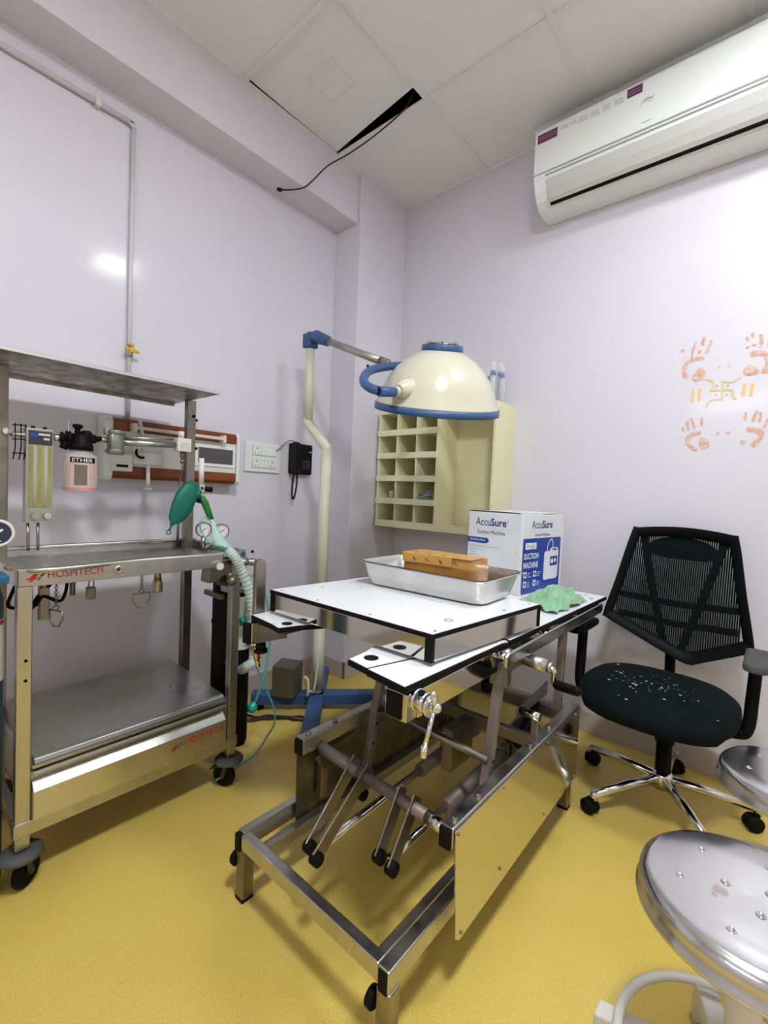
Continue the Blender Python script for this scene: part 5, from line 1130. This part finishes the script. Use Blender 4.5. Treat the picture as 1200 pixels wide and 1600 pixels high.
# oxygen flowmeter with green bag, sleeve and mask
t = thing('oxygen_flowmeter', 'clear upright oxygen flowmeter with black knob at the trolley right end', 'flowmeter', (-1.70, .875, 1.11))
m = MB(); m.box(-1.712, -1.690, .872, .894, 1.125, 1.158); m.cyl((-1.70, .883, 1.125), (-1.70, .883, 1.105), .008); m.build('valve_body', M_CHROME, t, bevel=.002)
m = MB(); m.cyl((-1.70, .883, 1.158), (-1.70, .883, 1.258), .0095, n=18); m.build('sight_tube', M_IVORY, t)
m = MB(); m.cyl((-1.699, .894, 1.140), (-1.695, .925, 1.138), .0095, .011, n=18); m.build('control_knob', M_BLACK, t)
m = MB(); m.cyl((-1.689, .8825, 1.142), (-1.6885, .8825, 1.142), .006, n=14); m.build('round_label', M_INK, t)
m = MB(); m.cyl((-1.70, .883, 1.108), (-1.70, .875, 1.085), .010); m.cyl((-1.72, .883, 1.14), (-1.90, .94, 1.14), .006); m.build('hose_barb', M_BLACK, t)
m = MB(); sp = spline([(-1.70, .852, 1.115), (-1.70, .850, 1.14), (-1.70, .848, 1.165)], 3)
C_ = [(.868, 1.158, .006), (.860, 1.160, .024), (.846, 1.140, .036), (.826, 1.105, .041), (.810, 1.070, .040), (.796, 1.040, .034), (.784, 1.018, .024), (.775, 1.006, .009), (.770, .996, .005)]
rings = []
for i, (y, z, r) in enumerate(C_):
    p = V((-1.70, y, z)); d_ = V((0, .45, .89)); s_ = V((0, .89, -.45)); rings.append([p + s_*r*math.cos(a*math.pi/10)*(1+.05*math.sin(a*3+i)) + V((1, 0, 0))*r*.45*math.sin(a*math.pi/10) for a in range(20)])
bag = thing('breathing_bag', 'deep green rubber breathing bag hanging in front of the trolley post', 'bag', (-1.70, .82, 1.08))
loft(m := MB(), rings, cap0=True, cap1=True); m.build('bag_body', M_GREENBAG, bag)
m = MB(); m.tube([(-1.70, .771, .998), (-1.70, .765, .982)], .004, 8); m.torus((-1.70, .762, .974), (1, 0, 0), .0075, .0022, 16, 8); m.build('hanging_loop', M_GREENBAG, bag)
m = MB(); m.cyl((-1.70, .870, 1.135), (-1.70, .866, 1.10), .016, n=16); m.build('bag_neck', M_GREENBAG, bag)
m = MB(); m.tube([(-1.695, .884, 1.108), (-1.695, .898, 1.085), (-1.693, .912, 1.050), (-1.690, .923, 1.020)], [.011, .014, .0125, .011], 14); m.build('green_sleeve', M_GREENSL, tag=('bright green plastic sleeve below the oxygen flowmeter', 'sleeve'), loc=(-1.69, .90, 1.03))
mk = thing('oxygen_mask', 'clear mint oxygen mask lying on the trolley tray corner', 'oxygen mask', (-1.63, .93, .905))
m = MB(); rings = []
for i, (cx, cy_, cz, r1, r2) in enumerate(((-1.685, .925, 1.016, .012, .012), (-1.675, .930, .990, .013, .014), (-1.665, .935, .965, .020, .018), (-1.65, .940, .945, .032, .026), (-1.63, .945, .925, .044, .034), (-1.61, .950, .907, .050, .040))):
    ux, uy = V((.35, .75, -.3)).normalized(), V((.6, -.4, .3)).normalized()
    rings.append([V((cx, cy_, cz))+ux*r1*math.cos(a*math.pi/10)+uy*r2*math.sin(a*math.pi/10)*.8 for a in range(20)])
loft(m, rings); m.build('mask_shell', M_MINT, mk)
m = MB(); m.tube(spline([(-1.685, .915, 1.020), (-1.69, .893, 1.028), (-1.685, .876, 1.00), (-1.67, .884, .958), (-1.645, .905, .928), (-1.62, .93, .915), (-1.60, .945, .912)], 7), .0032, 8); m.box(-1.628, -1.606, .918, .934, .912, .920); m.build('strap', M_TEAL, mk)
# gas cylinders behind the right end
def gas_cyl(cx, cy_, r, z0, z1, label, mt, grp=None):
    t = thing('gas_cylinder', label, 'gas cylinder', (cx, cy_, z0))
    m = MB(); m.lathe((cx, cy_, 0), (0, 0, 1), [(0, z0), (r*.85, z0), (r, z0+.02), (r, z1-.06), (r*.85, z1-.025), (r*.5, z1-.005), (.015, z1), (.012, z1+.02), (0, z1+.02)], 36); m.build('body', mt, t); return t
t = gas_cyl(-1.725, 1.022, .056, .10, .815, 'thick black gas cylinder standing behind the trolley right leg', M_BLKCYL)
m = MB(); m.lathe((-1.725, 1.022, 0), (0, 0, 1), [(0, .79), (.05, .79), (.050, .81), (.035, .845), (.02, .86), (0, .86)], 24); m.build('valve_collar', M_RUST, t)
m = MB(); m.cyl((-1.725, .97, .60), (-1.725, .96, .60), .010, n=10); m.build('side_bolt', M_BLACK, t)
t = gas_cyl(-1.625, 1.030, .036, .10, .760, 'slim black gas cylinder with a white label at the trolley right side', M_BLKCYL)
m = MB(); cyl_label(m, (-1.625, 1.030), .036, AV-1.6, AV+1.6, .50, .715, .001); m.build('label', M_PAPERL, t)
m = MB()
for k in range(16): cyl_label(m, (-1.625, 1.030), .036, AV-.0, AV+1.1-(k % 3)*.2, .515+k*.0115, .518+k*.0115, .0014, 6)
m.build('label_print', M_INK, t)
m = MB(); m.cyl((-1.625, 1.03, .765), (-1.625, 1.03, .825), .013, n=14); m.cyl((-1.615, 1.03, .80), (-1.59, 1.028, .80), .010, n=10); m.ball((-1.625, 1.03, .825), .015, 10); m.build('brass_valve', M_BRASS, t)
m = MB(); m.box(-1.665, -1.58, .957, 1.055, .735, .758); m.build('cylinder_clamp', M_STEEL, TR, bevel=.003)
for z in (.70, .30): MB().box(-1.79, -1.66, .955, .972, z, z+.02).build('cylinder_strap', M_STEELD, TR)
# left-hand cylinder with gauge
t = gas_cyl(-1.60, .200, .070, .02, .885, 'dark teal gas cylinder with paper label at the trolley left edge', M_TEALCYL)
m = MB(); cyl_label(m, (-1.60, .200), .070, AV+.1, AV+1.75, .60, .77, .001); m.build('label', M_PAPERL, t)
m = MB(); cyl_label(m, (-1.60, .200), .070, AV+.5, AV+1.5, .755, .768, .0016); m.build('label_stripe', M_RED, t)
m = MB(); m.cyl((-1.60, .20, .88), (-1.60, .20, .96), .022, n=14); m.cyl((-1.56, .22, .95), (-1.53, .235, .985), .012); m.build('valve', M_BRASS, t)
m = MB(); m.box(-1.60, -1.518, .20, .268, .872, .894); m.build('blue_bracket', mat('bright_blue_bracket', (.01, .12, .26), .35), t, bevel=.004)
c = V((-1.50, .240, 1.008)); d = V((.99, -.15, 0)).normalized()
m = MB(); m.lathe(c-d*.02, d, [(0, 0), (.032, 0), (.035, .006), (.035, .024), (.032, .028), (.028, .022), (0, .022)], 36); go = m.build('pressure_gauge', M_IVORY, t)
m = MB(); m.disc(c+d*.0024, d, .028, .0008, 30); m.build('dial', M_DIALN, go); m = MB(); m.beam(c+d*.0045+V((0, -.016, -.014)), c+d*.0045+V((0, .010, .010)), .005, .001, tuple(d))
for k in range(12): 
    a = k*.5; p = c+d*.004+V((0, math.cos(a)*.021, math.sin(a)*.021)); m.box(p.x, p.x+.0005, p.y-.002, p.y+.002, p.z-.001, p.z+.001)
m.build('needle', M_DIAL, go)
# hoses
t = thing('breathing_hose', 'wide pale corrugated hose looping down beside the trolley', 'hose', (-1.60, 1.02, .42))
CM = V((0, 0, 1.15)); nr = lambda pts, k_: [CM+(V(p)-CM)*k_ for p in pts]
P = spline(nr([(-1.62, .955, .905), (-1.60, .978, .875), (-1.598, 1.005, .825), (-1.595, 1.040, .745), (-1.595, 1.062, .66), (-1.60, 1.085, .57), (-1.60, 1.092, .49), (-1.60, 1.075, .435), (-1.60, 1.048, .422)], .945) + [V((-1.60, 1.02, .42)), V((-1.64, .985, .46))], 16)
m = MB(); m.tube(P, [.0185+.0022*math.sin(i*1.9) for i in range(len(P))], 12); m.build('corrugated_tube', M_CORR, t)
m = MB(); m.tube(spline([(-1.545, .990, .838), (-1.545, 1.003, .775), (-1.555, 1.006, .682), (-1.57, 1.014, .608), (-1.59, 1.074, .445), (-1.59, 1.140, .300), (-1.58, 1.175, .205), (-1.57, 1.170, .150), (-1.56, 1.13, .115), (-1.54, 1.06, .075), (-1.54, .98, .055), (-1.56, .90, .03)], 8), .0045, 8); m.build('thin_tube', M_TEAL, tag=('thin green tubing crossing down and curling back under the trolley', 'tubing'), loc=(-1.59, 1.02, .6))
t = thing('suction_tube', 'thin green tubing ending in a shiny green bulb near the blue base', 'tubing', (-1.6, 1.1, .24))
m = MB(); m.tube(spline([(-1.59, 1.05, .80), (-1.585, 1.085, .765), (-1.58, 1.118, .692), (-1.58, 1.142, .566), (-1.585, 1.137, .429), (-1.59, 1.112, .327), (-1.60, 1.094, .262)], 8), .0052, 8); m.build('tube', M_TEAL, t)
m = MB(); m.lathe((-1.602, 1.090, .262), (-.03, -.35, -.94), [(.005, 0), (.010, .006), (.019, .016), (.021, .028), (.016, .042), (0, .048)], 20); m.build('bulb', mat('glossy_green_bulb', (.01, .42, .28), .08, coat=1), t)
m = MB(); m.cyl((-1.56, .985, .625), (-1.56, 1.000, .628), .017, n=14); m.cyl((-1.56, .998, .626), (-1.56, 1.012, .633), .007); m.build('green_connector', mat('green_connector', (.0, .32, .20), .3), tag=('round green tube connector against the slim cylinder', 'connector'), loc=(-1.56, .99, .62))
m = MB(); m.tube(spline([(-1.58, 1.040, .715), (-1.58, 1.040, .690), (-1.58, 1.050, .665), (-1.58, 1.062, .660)], 5), .0045, 8); m.build('wire_hook', M_BLACK, tag=('short black hook beside the slim cylinder label', 'hook'), loc=(-1.58, 1.04, .66))
